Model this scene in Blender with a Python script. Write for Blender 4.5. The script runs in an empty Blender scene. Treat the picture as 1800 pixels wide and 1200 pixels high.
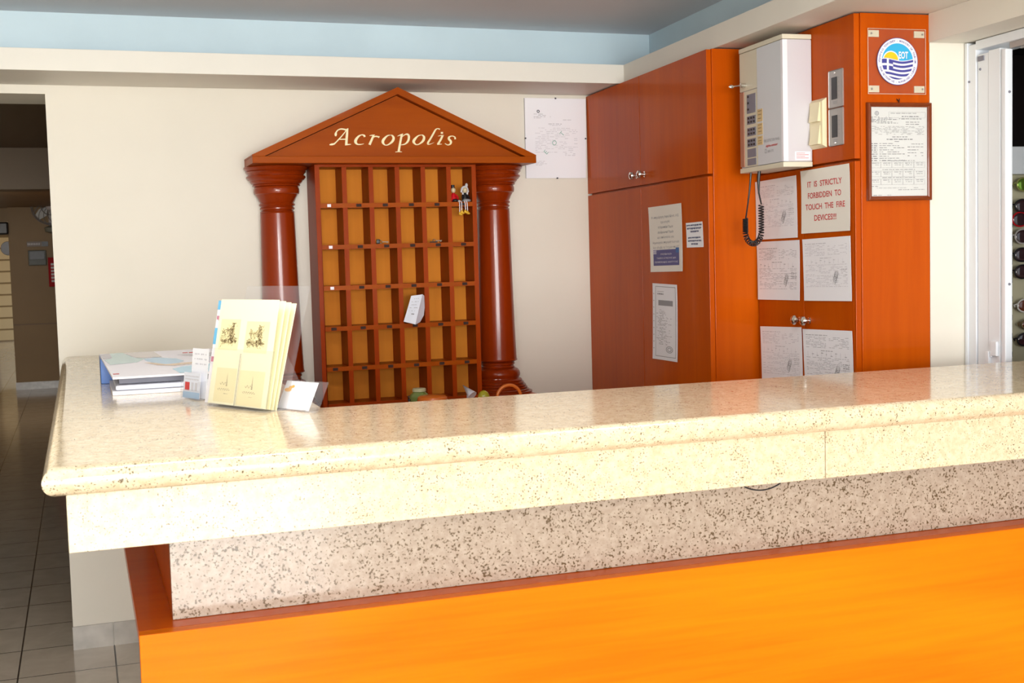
import bpy, bmesh, math, random
from mathutils import Vector, Matrix
PI = math.pi
sc = bpy.context.scene
C = sc.collection
rnd = random.Random(7)

# ---------------------------------------------------------------- camera, world, lights, exposure
CAMZ = 1.43
cam = bpy.data.cameras.new('camera')
cam.sensor_width = 36; cam.lens = 36 * 2155.711 / 1800
cam.clip_start = .02; cam.clip_end = 100
cam.dof.use_dof = True; cam.dof.focus_distance = 4.5; cam.dof.aperture_fstop = 14
co = bpy.data.objects.new('camera', cam); C.objects.link(co)
YAW, PIT, ROL, DR = .3374, .0687, .0272, -.059
f = Vector((math.sin(YAW)*math.cos(PIT), math.cos(YAW)*math.cos(PIT), -math.sin(PIT)))
r0 = Vector((math.cos(YAW), -math.sin(YAW), 0)); d0 = f.cross(r0)
r = math.cos(ROL)*r0 + math.sin(ROL)*d0; dn = -math.sin(ROL)*r0 + math.cos(ROL)*d0
m = Matrix((( r.x, -dn.x, -f.x), (r.y, -dn.y, -f.y), (r.z, -dn.z, -f.z))).to_4x4()
m.translation = (0, 0, CAMZ)
co.matrix_world = m
sc.camera = co
sc.view_settings.view_transform = 'Standard'; sc.view_settings.look = 'None'
sc.view_settings.gamma = 1; sc.view_settings.use_curve_mapping = False
sc.view_settings.exposure = 0.0

w = bpy.data.worlds.new('world'); sc.world = w; w.use_nodes = True
w.node_tree.nodes['Background'].inputs[0].default_value = (.85, .93, 1, 1)
w.node_tree.nodes['Background'].inputs[1].default_value = 1.2

def area(name, loc, aim, sx, sy, power, col=(1, 1, 1), shape='RECTANGLE'):
    l = bpy.data.lights.new(name, 'AREA'); l.shape = shape; l.size = sx
    if shape == 'RECTANGLE': l.size_y = sy
    l.energy = power; l.color = col
    o = bpy.data.objects.new(name, l); C.objects.link(o); o.location = loc
    o.rotation_euler = Vector(aim).to_track_quat('-Z', 'Y').to_euler()
    return o
# broad daylight fill through an assumed, unseen glazed opening behind the photographer
area('rear_daylight_fill', (.2, -5.85, 1.35), (.12, 1, 0), 4.2, 1.9, 560, (.975, .985, .98))
# the flash of the camera, held above it
area('camera_flash', (.03, -.03, 1.73), (.28, 1, -.10), .07, .05, 9, (1, .975, .93))
# added fill lights on the ceiling, unseen above the picture, brightening the counter top
area('ceiling_fill_light', (.1, 2.30, 2.295), (0, .0, -1), .5, .5, 15, (1, .98, .94))
area('ceiling_fill_light', (1.25, 2.20, 2.295), (0, .0, -1), .5, .5, 8, (1, .98, .94))

# ---------------------------------------------------------------- materials
def new_mat(name):
    mt = bpy.data.materials.new(name); mt.use_nodes = True
    nt = mt.node_tree; b = nt.nodes['Principled BSDF']
    return mt, nt, b
def plain(name, col, rough=.5, metal=0, coat=0, alpha=None, trans=0, noise=0, nscale=6, spec=None, emit=None):
    mt, nt, b = new_mat(name)
    b.inputs['Base Color'].default_value = (*col, 1)
    b.inputs['Roughness'].default_value = rough; b.inputs['Metallic'].default_value = metal
    if coat: b.inputs['Coat Weight'].default_value = coat; b.inputs['Coat Roughness'].default_value = .05
    if trans: b.inputs['Transmission Weight'].default_value = trans; b.inputs['IOR'].default_value = 1.3
    if spec is not None: b.inputs['Specular IOR Level'].default_value = spec
    if emit: b.inputs['Emission Color'].default_value = (*emit[0], 1); b.inputs['Emission Strength'].default_value = emit[1]
    if noise:
        tc = nt.nodes.new('ShaderNodeTexCoord'); n = nt.nodes.new('ShaderNodeTexNoise')
        n.inputs['Scale'].default_value = nscale; n.inputs['Detail'].default_value = 4
        nt.links.new(tc.outputs['Object'], n.inputs['Vector'])
        rp = nt.nodes.new('ShaderNodeValToRGB')
        rp.color_ramp.elements[0].position = .3; rp.color_ramp.elements[1].position = .7
        rp.color_ramp.elements[0].color = (*[c*(1-noise) for c in col], 1)
        rp.color_ramp.elements[1].color = (*[min(1, c*(1+noise)) for c in col], 1)
        nt.links.new(n.outputs['Fac'], rp.inputs[0]); nt.links.new(rp.outputs[0], b.inputs['Base Color'])
    return mt
def wood(name, dark, light, grain='Z', rough=.28, coat=.35, stretch=14, scale=3.0, streak=.35):
    mt, nt, b = new_mat(name)
    tc = nt.nodes.new('ShaderNodeTexCoord'); mp = nt.nodes.new('ShaderNodeMapping')
    s = [stretch*scale/3]*3; s['XYZ'.index(grain)] = .9
    mp.inputs['Scale'].default_value = s
    n = nt.nodes.new('ShaderNodeTexNoise'); n.inputs['Scale'].default_value = scale
    n.inputs['Detail'].default_value = 5; n.inputs['Roughness'].default_value = .55; n.inputs['Distortion'].default_value = .3
    n2 = nt.nodes.new('ShaderNodeTexNoise'); n2.inputs['Scale'].default_value = 1.1; n2.inputs['Detail'].default_value = 2
    mx = nt.nodes.new('ShaderNodeMix'); mx.data_type = 'FLOAT'; mx.inputs[0].default_value = 1-streak
    rp = nt.nodes.new('ShaderNodeValToRGB')
    rp.color_ramp.elements[0].position = .34; rp.color_ramp.elements[1].position = .66
    rp.color_ramp.elements[0].color = (*dark, 1); rp.color_ramp.elements[1].color = (*light, 1)
    L = nt.links.new
    L(tc.outputs['Object'], mp.inputs['Vector']); L(mp.outputs[0], n.inputs['Vector'])
    mp2 = nt.nodes.new('ShaderNodeMapping'); s2 = [4.]*3; s2['XYZ'.index(grain)] = .8; mp2.inputs['Scale'].default_value = s2
    L(tc.outputs['Object'], mp2.inputs['Vector']); L(mp2.outputs[0], n2.inputs['Vector'])
    L(n.outputs['Fac'], mx.inputs[2]); L(n2.outputs['Fac'], mx.inputs[3]); L(mx.outputs[0], rp.inputs[0])
    L(rp.outputs[0], b.inputs['Base Color'])
    b.inputs['Roughness'].default_value = rough
    b.inputs['Coat Weight'].default_value = coat; b.inputs['Coat Roughness'].default_value = .06
    b.inputs['Specular IOR Level'].default_value = .05
    return mt
def granite(name, base, base2, speck, dens=.56, rough=.12, coat=.6, sscale=170, mottled=.5):
    mt, nt, b = new_mat(name); L = nt.links.new
    tc = nt.nodes.new('ShaderNodeTexCoord')
    n = nt.nodes.new('ShaderNodeTexNoise'); n.inputs['Scale'].default_value = 60; n.inputs['Detail'].default_value = 6; n.inputs['Roughness'].default_value = .7
    L(tc.outputs['Object'], n.inputs['Vector'])
    rp = nt.nodes.new('ShaderNodeValToRGB'); rp.color_ramp.elements[0].position = .38; rp.color_ramp.elements[1].position = .62
    rp.color_ramp.elements[0].color = (*base, 1); rp.color_ramp.elements[1].color = (*base2, 1)
    L(n.outputs['Fac'], rp.inputs[0])
    v = nt.nodes.new('ShaderNodeTexNoise'); v.inputs['Scale'].default_value = sscale; v.inputs['Detail'].default_value = 1.5
    L(tc.outputs['Object'], v.inputs['Vector'])
    big = nt.nodes.new('ShaderNodeTexNoise'); big.inputs['Scale'].default_value = 22; big.inputs['Detail'].default_value = 2
    L(tc.outputs['Object'], big.inputs['Vector'])
    ad = nt.nodes.new('ShaderNodeMath'); ad.operation = 'MULTIPLY_ADD'; ad.inputs[1].default_value = .25
    L(big.outputs['Fac'], ad.inputs[0]); L(v.outputs['Fac'], ad.inputs[2])
    r2 = nt.nodes.new('ShaderNodeValToRGB'); r2.color_ramp.elements[0].position = dens+.10; r2.color_ramp.elements[1].position = dens+.19
    L(ad.outputs[0], r2.inputs[0])
    mx = nt.nodes.new('ShaderNodeMix'); mx.data_type = 'RGBA'
    L(r2.outputs[0], mx.inputs[0]); L(rp.outputs[0], mx.inputs[6]); mx.inputs[7].default_value = (*speck, 1)
    L(mx.outputs[2], b.inputs['Base Color'])
    b.inputs['Roughness'].default_value = rough; b.inputs['Coat Weight'].default_value = coat; b.inputs['Coat Roughness'].default_value = .03
    return mt
def tiles(name, col, col2, grout, x0, y0, sz=.33, rough=.12):
    mt, nt, b = new_mat(name); L = nt.links.new
    tc = nt.nodes.new('ShaderNodeTexCoord'); mp = nt.nodes.new('ShaderNodeMapping')
    mp.inputs['Location'].default_value = (-x0, -y0, 0)
    L(tc.outputs['Object'], mp.inputs['Vector'])
    br = nt.nodes.new('ShaderNodeTexBrick'); br.offset = 0; br.squash = 1
    for k, v in (('Scale', 1), ('Mortar Size', .003), ('Mortar Smooth', .1), ('Brick Width', sz), ('Row Height', sz), ('Bias', 0)): br.inputs[k].default_value = v
    L(mp.outputs[0], br.inputs['Vector'])
    n = nt.nodes.new('ShaderNodeTexNoise'); n.inputs['Scale'].default_value = 9; n.inputs['Detail'].default_value = 5; n.inputs['Distortion'].default_value = 1
    L(tc.outputs['Object'], n.inputs['Vector'])
    rp = nt.nodes.new('ShaderNodeValToRGB'); rp.color_ramp.elements[0].position = .3; rp.color_ramp.elements[1].position = .7
    rp.color_ramp.elements[0].color = (*col, 1); rp.color_ramp.elements[1].color = (*col2, 1)
    L(n.outputs['Fac'], rp.inputs[0]); L(rp.outputs[0], br.inputs['Color1']); L(rp.outputs[0], br.inputs['Color2'])
    br.inputs['Mortar'].default_value = (*grout, 1)
    L(br.outputs['Color'], b.inputs['Base Color'])
    b.inputs['Roughness'].default_value = rough
    return mt

M = {}
M['wall'] = plain('wall_paint', (.80, .755, .655), .6, noise=.02, nscale=3)
M['cream'] = plain('cream_trim_paint', (.81, .78, .70), .55, noise=.015, nscale=4)
M['ceiling'] = plain('ceiling_paint', (.66, .68, .72), .6, noise=.03, nscale=1.5)
M['blue'] = plain('pale_blue_paint', (.58, .72, .79), .5, noise=.03, nscale=5)
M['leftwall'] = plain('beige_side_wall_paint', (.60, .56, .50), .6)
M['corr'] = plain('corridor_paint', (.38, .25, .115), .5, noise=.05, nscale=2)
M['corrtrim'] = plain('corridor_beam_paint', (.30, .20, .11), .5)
M['floor'] = tiles('floor_tiles', (.60, .54, .45), (.70, .64, .54), (.06, .055, .05), .059, 4.57)
M['skirt'] = plain('skirting_tile', (.52, .49, .44), .25, noise=.15, nscale=14)
M['granite'] = granite('polished_yellow_granite', (.64, .51, .33), (.78, .66, .47), (.12, .08, .035), dens=.64, rough=.13, coat=.1, sscale=270)
M['granite2'] = granite('pink_grey_granite', (.35, .27, .21), (.45, .365, .29), (.10, .06, .025), dens=.60, rough=.2, coat=.3, sscale=230)
M['panel'] = wood('orange_cherry_panel', (.82, .150, .002), (.90, .23, .003), 'X', rough=.35, coat=.06, stretch=20)
M['cab'] = wood('cherry_cabinet_veneer', (.45, .064, .001), (.57, .096, .0015), 'Z', rough=.3, coat=.12)
M['rack'] = wood('dark_cherry_rack', (.27, .030, .0012), (.35, .046, .0016), 'Z', rough=.4, coat=.12)
M['turned'] = wood('turned_cherry_column', (.22, .020, .0012), (.30, .034, .002), 'Z', rough=.3, coat=.6)
M['turned'].node_tree.nodes['Principled BSDF'].inputs['Coat Roughness'].default_value = .13
M['rackx'] = wood('dark_cherry_rack_horizontal', (.30, .050, .0015), (.40, .078, .002), 'X', rough=.4, coat=.12)
M['back'] = wood('orange_veneer_back', (.60, .19, .022), (.72, .26, .03), 'Z', rough=.6, coat=0)
M['gap'] = plain('dark_gap', (.03, .008, .004), .8)
M['keymetal'] = plain('dull_key_metal', (.20, .16, .12), .4, metal=.6)
M['chrome'] = plain('chrome', (.75, .74, .72), .12, metal=1)
M['steel'] = plain('brushed_steel', (.45, .43, .41), .4, metal=.6)
M['gold'] = plain('cream_gold_lettering', (.92, .82, .48), .35)
M['paper'] = plain('white_paper', (.92, .93, .98), .55)
M['paperc'] = plain('cream_paper', (.87, .84, .77), .6)
M['paperb'] = plain('bluish_white_paper', (.74, .77, .86), .5)
M['ink'] = plain('grey_ink', (.33, .33, .35), .7)
M['inkc'] = plain('certificate_ink', (.16, .16, .17), .7)
M['inkd'] = plain('dark_ink', (.06, .06, .08), .7)
M['inkl'] = plain('light_grey_ink', (.60, .60, .65), .7)
M['inkm'] = plain('mid_grey_ink', (.42, .42, .46), .7)
M['inkred'] = plain('red_ink', (.62, .06, .06), .6)
M['inkgreen'] = plain('pale_green_ink', (.25, .48, .42), .6)
M['navy'] = plain('navy_print', (.055, .055, .30), .4)
M['skyb'] = plain('sky_blue_print', (.03, .42, .75), .4)
M['yellow'] = plain('sun_yellow_print', (.90, .55, .01), .4)
M['white'] = plain('white_print', (.85, .83, .88), .4)
M['alu'] = plain('white_lacquered_aluminium', (.82, .86, .91), .3, coat=.2)
M['plastic'] = plain('beige_plastic', (.70, .66, .52), .4)
M['plasticw'] = plain('pale_grey_steel_case', (.66, .68, .72), .35)
M['plasticside'] = plain('white_steel_case', (.62, .60, .64), .35)
M['ivory'] = plain('ivory_switch_plastic', (.86, .76, .50), .35)
M['black'] = plain('black_plastic', (.012, .012, .014), .35)
M['dgrey'] = plain('grey_label', (.22, .22, .27), .5)
M['tagdark'] = plain('dark_number_tag', (.05, .03, .025), .8, spec=.1)
def clear(name, tint, amount):
    mt, nt, b = new_mat(name); L = nt.links.new
    tr = nt.nodes.new('ShaderNodeBsdfTransparent'); tr.inputs[0].default_value = (*tint, 1)
    lw = nt.nodes.new('ShaderNodeLayerWeight')
    pw = nt.nodes.new('ShaderNodeMath'); pw.operation = 'POWER'; pw.inputs[1].default_value = 4
    ad = nt.nodes.new('ShaderNodeMath'); ad.operation = 'MULTIPLY_ADD'; ad.use_clamp = True; ad.inputs[1].default_value = .5; ad.inputs[2].default_value = amount
    mx = nt.nodes.new('ShaderNodeMixShader'); L(lw.outputs['Facing'], pw.inputs[0]); L(pw.outputs[0], ad.inputs[0]); L(ad.outputs[0], mx.inputs[0])
    b.inputs['Base Color'].default_value = (.7, .7, .74, 1); b.inputs['Roughness'].default_value = .08
    L(tr.outputs[0], mx.inputs[1]); L(b.outputs[0], mx.inputs[2]); L(mx.outputs[0], nt.nodes['Material Output'].inputs[0])
    return mt
M['acrylic'] = clear('clear_acrylic', (.98, .98, .98), .055)
M['glass'] = clear('clear_glass', (.99, .99, .99), .02)
M['plaque'] = clear('plaque_acrylic', (.97, .96, .95), .018)
M['yleaf'] = plain('pale_yellow_card', (.97, .93, .64), .45)
M['yleaf2'] = plain('yellow_card_box', (.92, .82, .46), .45)
M['sepia'] = plain('sepia_print', (.20, .14, .06), .6)
M['jar'] = plain('olive_green_glass', (.16, .22, .05), .15, coat=.5)
M['lid'] = plain('worn_green_lid', (.50, .50, .30), .4)
M['terracotta'] = plain('glazed_terracotta', (.68, .17, .02), .3, coat=.3)
M['apple'] = plain('olive_green_apple', (.40, .38, .02), .25, coat=.5)
M['red'] = plain('red_plastic', (.55, .006, .012), .55, spec=.2)
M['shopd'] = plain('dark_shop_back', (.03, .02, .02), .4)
M['board'] = plain('olive_cream_board', (.60, .56, .38), .6)
M['leafg'] = plain('dark_green_leaf', (.10, .17, .05), .5)
M['lensd'] = plain('dark_brown_lens', (.045, .018, .022), .06, coat=1)
M['lensm'] = plain('green_mirror_lens', (.20, .36, .04), .08, metal=.6)
M['yelglow'] = plain('pale_shutter', (.75, .60, .35), .5)

# ---------------------------------------------------------------- mesh helpers
def link(name, me, mt, parent=None, loc=None, rotz=0):
    o = bpy.data.objects.new(name, me); C.objects.link(o)
    if mt is not None:
        for q in (mt if isinstance(mt, (list, tuple)) else [mt]): me.materials.append(q)
    if parent is not None: o.parent = parent
    if loc is not None: o.location = loc
    if rotz: o.rotation_euler = (0, 0, rotz)
    return o
def thing(name, label, cat, loc=(0, 0, 0), rotz=0, group=None):
    o = bpy.data.objects.new(name, None); C.objects.link(o); o.empty_display_size = .05
    o.location = loc; o.rotation_euler = (0, 0, rotz)
    return tag(o, label, cat, group)
def tag(o, label, cat, group=None):
    o['label'] = label; o['category'] = cat
    if group: o['group'] = group
    return o
def struct(o): o['kind'] = 'structure'; return o
def box(bm, a, b):
    x0, x1 = sorted((a[0], b[0])); y0, y1 = sorted((a[1], b[1])); z0, z1 = sorted((a[2], b[2]))
    v = [bm.verts.new(p) for p in ((x0,y0,z0),(x1,y0,z0),(x1,y1,z0),(x0,y1,z0),(x0,y0,z1),(x1,y0,z1),(x1,y1,z1),(x0,y1,z1))]
    for q in ((0,3,2,1),(4,5,6,7),(0,1,5,4),(1,2,6,5),(2,3,7,6),(3,0,4,7)): bm.faces.new([v[i] for i in q])
    return v
def B(*boxes):
    bm = bmesh.new()
    for a, b in boxes: box(bm, a, b)
    return bm
def prism(bm, pts, vec):
    vec = Vector(vec); a = [bm.verts.new(p) for p in pts]; b = [bm.verts.new(Vector(p)+vec) for p in pts]
    n = len(pts); bm.faces.new(a[::-1]); bm.faces.new(b)
    for i in range(n): bm.faces.new([a[i], a[(i+1) % n], b[(i+1) % n], b[i]])
def lathe(bm, prof, seg=32, a0=0, a1=2*PI, center=(0, 0, 0), ymax=None):
    full = abs(a1-a0-2*PI) < 1e-6
    n = seg if full else seg+1
    rings = []
    for r_, z in prof:
        ring = []
        for i in range(n):
            a = a0+(a1-a0)*i/seg
            y = r_*math.sin(a)
            if ymax is not None: y = min(y, ymax)
            ring.append(bm.verts.new((center[0]+r_*math.cos(a), center[1]+y, center[2]+z)))
        rings.append(ring)
    for k in range(len(rings)-1):
        for i in range(n if full else n-1):
            j = (i+1) % n
            bm.faces.new([rings[k][i], rings[k][j], rings[k+1][j], rings[k+1][i]])
    for ring, flip in ((rings[0], True), (rings[-1], False)):
        try: bm.faces.new(ring[::-1] if flip else ring)
        except ValueError: pass
def tube(bm, pts, rad, seg=8, closed=False):
    pts = [Vector(p) for p in pts]; n = len(pts); rings = []
    prev = None
    for i, p in enumerate(pts):
        if closed: t = pts[(i+1) % n]-pts[i-1]
        else: t = pts[min(i+1, n-1)]-pts[max(i-1, 0)]
        t.normalize()
        if prev is None: u = t.orthogonal().normalized()
        else: u = (prev-t*prev.dot(t)).normalized()
        prev = u; v = t.cross(u); rr = rad[i] if isinstance(rad, (list, tuple)) else rad
        rings.append([bm.verts.new(p+rr*(math.cos(2*PI*k/seg)*u+math.sin(2*PI*k/seg)*v)) for k in range(seg)])
    for i in range(n if closed else n-1):
        a, b = rings[i], rings[(i+1) % n]
        off = 0
        if closed and i == n-1:
            off = min(range(seg), key=lambda s: (a[0].co-b[s].co).length)
        for k in range(seg):
            bm.faces.new([a[k], a[(k+1) % seg], b[(k+1+off) % seg], b[(k+off) % seg]])
    if not closed: bm.faces.new(rings[0][::-1]); bm.faces.new(rings[-1])
def ball(bm, c, rx, ry=None, rz=None, u=14, v=9, rot=None):
    ry = ry or rx; rz = rz or rx
    mt = Matrix.Translation(c) @ (rot.to_4x4() if rot else Matrix()) @ Matrix.Diagonal((rx, ry, rz, 1))
    bmesh.ops.create_uvsphere(bm, u_segments=u, v_segments=v, radius=1, matrix=mt)

_textcache = {}
def text2d(s, bold=0.0):
    k = (s, bold)
    if k in _textcache: return _textcache[k]
    c = bpy.data.curves.new('txt', 'FONT'); c.body = s; c.size = 1; c.offset = bold; c.resolution_u = 3
    o = bpy.data.objects.new('txt', c); C.objects.link(o)
    bpy.context.view_layer.update()
    me = o.evaluated_get(bpy.context.evaluated_depsgraph_get()).to_mesh()
    vs = [(v.co.x, v.co.y) for v in me.vertices]; fs = [tuple(p.vertices) for p in me.polygons]
    bpy.data.objects.remove(o); bpy.data.curves.remove(c)
    _textcache[k] = (vs, fs); return vs, fs

class Panel:
    """a flat or gently curled sheet; s runs 0..1 to the viewer's right, t 0..1 down; the viewer is at local -Y"""
    def __init__(s, TL, TR, BR, BL, curl=0.0, wob=0.0, seed=0):
        s.c = [Vector(p) for p in (TL, TR, BR, BL)]; s.curl = curl; s.wob = wob; s.seed = seed
        s.w = (s.c[1]-s.c[0]).length; s.h = (s.c[3]-s.c[0]).length
        s.n = (s.c[3]-s.c[0]).cross(s.c[1]-s.c[0]).normalized()
        if s.n.y > 0 and abs(s.n.z) < .9: s.n = -s.n
        if abs(s.n.z) > .9 and s.n.z < 0: s.n = -s.n
    def P(s, a, b, d=0):
        p = (s.c[0]*(1-a)+s.c[1]*a)*(1-b)+(s.c[3]*(1-a)+s.c[2]*a)*b
        e = s.curl*((2*a-1)**4*.5+(2*b-1)**4*.5)+s.wob*(math.sin(5*a+s.seed)*math.sin(4*b+2*s.seed)*.5+.5)
        return p+s.n*(e+d)
    def sheet(s, thick=.0006, nx=10, ny=10):
        bm = bmesh.new()
        if s.curl == 0 and s.wob == 0: nx = ny = 1
        F = [[bm.verts.new(s.P(i/nx, j/ny)) for i in range(nx+1)] for j in range(ny+1)]
        K = [[bm.verts.new(s.P(i/nx, j/ny, -thick)) for i in range(nx+1)] for j in range(ny+1)]
        for j in range(ny):
            for i in range(nx):
                bm.faces.new([F[j][i], F[j+1][i], F[j+1][i+1], F[j][i+1]]); bm.faces.new([K[j][i], K[j][i+1], K[j+1][i+1], K[j+1][i]])
        for i in range(nx):
            bm.faces.new([F[0][i], F[0][i+1], K[0][i+1], K[0][i]]); bm.faces.new([F[ny][i+1], F[ny][i], K[ny][i], K[ny][i+1]])
        for j in range(ny):
            bm.faces.new([F[j+1][0], F[j][0], K[j][0], K[j+1][0]]); bm.faces.new([F[j][nx], F[j+1][nx], K[j+1][nx], K[j][nx]])
        return bm
    def poly(s, bm, pts, d=.0004):
        vs = [bm.verts.new(s.P(a, b, d)) for a, b in pts]
        try: bm.faces.new(vs)
        except ValueError: pass
    def rect(s, bm, a0, b0, a1, b1, d=.0004):
        flat = s.curl == 0 and s.wob == 0
        n = 1 if flat else max(1, math.ceil((a1-a0)/.1)); m_ = 1 if flat else max(1, math.ceil((b1-b0)/.1))
        G = [[bm.verts.new(s.P(a0+(a1-a0)*i/n, b0+(b1-b0)*j/m_, d)) for i in range(n+1)] for j in range(m_+1)]
        for j in range(m_):
            for i in range(n): bm.faces.new([G[j][i], G[j+1][i], G[j+1][i+1], G[j][i+1]])
    def text(s, bm, st, a, b, hgt, width=None, align='C', bold=0.0, d=.0004, rot=0, slant=0):
        """cap height hgt as a fraction of panel height; width as a fraction of panel width; (a,b) = baseline middle / left"""
        vs, fs = text2d(st, bold)
        if not vs: return
        x0 = min(v[0] for v in vs); x1 = max(v[0] for v in vs)
        sy = hgt*s.h/.7; sx = sy if width is None else width*s.w/(x1-x0)
        mid = (x0+x1)/2 if align == 'C' else x0
        L = []
        for x, y in vs:
            X = (x-mid)*sx+slant*y*sy; Y = y*sy
            if rot: X, Y = X*math.cos(rot)-Y*math.sin(rot), X*math.sin(rot)+Y*math.cos(rot)
            L.append(bm.verts.new(s.P(a+X/s.w, b-Y/s.h, d)))
        for q in fs:
            try: bm.faces.new([L[i] for i in q])
            except ValueError: pass
    def words(s, bm, a0, b, a1, hgt, dens=.8, seed=0, d=.0004):
        """one illegible line of small print: word-length dashes"""
        rr = random.Random(seed*977+int(b*1000)); x = a0
        while x < a1:
            wd = rr.uniform(.02, .085)
            if rr.random() < dens: s.rect(bm, x, b, min(x+wd, a1), b+hgt*rr.uniform(.7, 1), d)
            x += wd+rr.uniform(.008, .02)
def obj(name, bm, mt, parent=None, loc=None, rotz=0, smooth=False, bevel=0, seg=2, keep=False):
    if bevel:
        bmesh.ops.remove_doubles(bm, verts=bm.verts, dist=1e-6)
        es = [e for e in bm.edges if len(e.link_faces) == 2 and e.calc_face_angle(0) > .6]
        bmesh.ops.bevel(bm, geom=es, offset=bevel, segments=seg, affect='EDGES', profile=.6)
    if not keep: bmesh.ops.recalc_face_normals(bm, faces=bm.faces)
    me = bpy.data.meshes.new(name); bm.to_mesh(me); bm.free()
    if smooth:
        me.polygons.foreach_set('use_smooth', [True]*len(me.polygons))
        me.set_sharp_from_angle(angle=math.radians(40))
    return link(name, me, mt, parent, loc, rotz)
def fin(name, bm, mt, parent): return obj(name, bm, mt, parent, keep=True)

# the right-hand wall and its cupboards stand 3.4 degrees out of square: V = to the right, u = towards the viewer
YW = 4.834
O = Vector((2.0735, YW, 0)); VX = Vector((math.cos(DR), math.sin(DR), 0)); UU = Vector((math.sin(DR), -math.cos(DR), 0))
def RG(V, u, z=0): return O+V*VX+u*UU+Vector((0, 0, z))
NROT = DR-PI/2           # local frame of things on faces that look to the left

# ---------------------------------------------------------------- setting
bm = B(((-3, -6.1, -.1), (6, 28.6, 0)))
struct(obj('floor', bm, M['floor']))
bm = bmesh.new()
box(bm, (-.085, YW, 0), (4.6, YW+.30, 2.6)); box(bm, (-1.3, YW, 2.07), (-.085, YW+.30, 2.6)); box(bm, (-2.4, YW, 0), (-1.3, YW+.30, 2.6))
struct(obj('wall_back', bm, M['wall']))
bm = B(((-.087, YW-.008, 0), (.058, YW-.0005, .088)), ((.0605, YW-.008, 0), (.388, YW-.0005, .088)), ((.3905, YW-.008, 0), (2.0, YW-.0005, .088)))
struct(obj('baseboard_back', bm, M['skirt']))
# ceiling
bm = bmesh.new()
pr = [RG(.218, .2), RG(.218, 12)]
prism(bm, [(-2.4, 4.68, 2.335), (-2.4, -6.1, 2.335), (pr[1].x, -6.1, 2.335), (pr[1].x, pr[1].y, 2.335), (RG(.218, .154).x, 4.68, 2.335)], (0, 0, .1))
struct(obj('ceiling', bm, M['ceiling']))
# pale blue band above the cornices
bm = bmesh.new()
box(bm, (-2.4, 4.68, 2.15), (RG(.218, .154).x, 4.80, 2.40))
p0, p1, p2, p3 = RG(.218, .1), RG(.218, 11), RG(.30, 11), RG(.30, .1)
prism(bm, [(p.x, p.y, 2.15) for p in (p0, p1, p2, p3)], (0, 0, .25))
struct(obj('trim_1', bm, M['blue']))
# cornice along the back wall and along the right-hand wall
bm = bmesh.new()
box(bm, (-2.4, 4.48, 2.102), (RG(.018, .354).x+.02, YW, 2.176))
struct(obj('trim_2', bm, M['cream'], bevel=.002))
bm = bmesh.new()
prism(bm, [(p.x, p.y, 2.1025) for p in (RG(.018, .3), RG(.018, 11), RG(.9, 11), RG(.9, .3))], (0, 0, .0735))
struct(obj('trim_3', bm, M['cream'], bevel=.002))
bm = bmesh.new()
prism(bm, [(p.x, p.y, 2.02) for p in (RG(.398, 1.8085), RG(.398, 11), RG(.9, 11), RG(.9, 1.8085))], (0, 0, .082))
struct(obj('trim_4', bm, M['cream']))
# right-hand wall: the pier beside the cupboard and the wall past the sliding door
bm = bmesh.new()
prism(bm, [(p.x, p.y, 0) for p in (RG(.402, .02), RG(.402, 1.806), RG(.53, 1.806), RG(.53, .02))], (0, 0, 2.10))
prism(bm, [(p.x, p.y, 0) for p in (RG(.518, 3.0), RG(.518, 11), RG(.66, 11), RG(.66, 3.0))], (0, 0, 2.02))
struct(obj('wall_right', bm, M['wall']))
bm = B(((-2.4, -6.1, 0), (-2.3, YW+.3, 2.5)))
struct(obj('wall_left', bm, M['leftwall']))
# wall behind the photographer with the assumed, unseen glazed opening
bm = bmesh.new()
box(bm, (-2.4, -6.1, 0), (-1.5, -6.0, 2.4)); box(bm, (2.0, -6.1, 0), (4.2, -6.0, 2.4)); box(bm, (-2.0, -6.1, 0), (2.0, -6.0, .4)); box(bm, (-1.5, -6.1, 2.25), (2.0, -6.0, 2.4))
struct(obj('wall_front', bm, M['wall']))
wn = struct(obj('window_1', B(((-1.5, -6.09, .4), (-1.44, -6.02, 2.25)), ((1.94, -6.09, .4), (2.0, -6.02, 2.25)), ((-1.44, -6.09, 2.19), (1.94, -6.02, 2.25)), ((-1.44, -6.09, .4), (1.94, -6.02, .46)), ((.22, -6.09, .46), (.28, -6.02, 2.19))), M['alu']))

# corridor beyond the opening
bm = bmesh.new()
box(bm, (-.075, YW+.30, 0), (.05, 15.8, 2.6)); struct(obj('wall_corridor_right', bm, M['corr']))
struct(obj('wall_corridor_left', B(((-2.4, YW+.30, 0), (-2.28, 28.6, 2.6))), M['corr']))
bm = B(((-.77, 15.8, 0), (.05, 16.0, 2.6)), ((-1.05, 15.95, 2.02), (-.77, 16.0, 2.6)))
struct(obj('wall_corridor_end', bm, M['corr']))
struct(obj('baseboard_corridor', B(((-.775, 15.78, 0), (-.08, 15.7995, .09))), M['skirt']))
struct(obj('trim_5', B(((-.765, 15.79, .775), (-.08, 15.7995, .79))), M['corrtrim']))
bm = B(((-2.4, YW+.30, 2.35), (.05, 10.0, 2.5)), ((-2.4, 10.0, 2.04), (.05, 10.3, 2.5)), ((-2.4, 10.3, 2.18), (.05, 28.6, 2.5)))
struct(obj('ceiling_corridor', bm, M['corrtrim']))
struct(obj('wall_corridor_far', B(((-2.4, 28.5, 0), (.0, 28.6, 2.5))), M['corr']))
bm = bmesh.new()
for k in range(9): box(bm, (-1.60, 26.9-.002*k, .02+.235*k), (-1.22, 27.0, .235*(k+1)-.01))
t = tag(obj('window_shutter', bm, M['yelglow'], bevel=.01), 'pale slatted shutter panel at the far end of the corridor', 'shutter')
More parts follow.
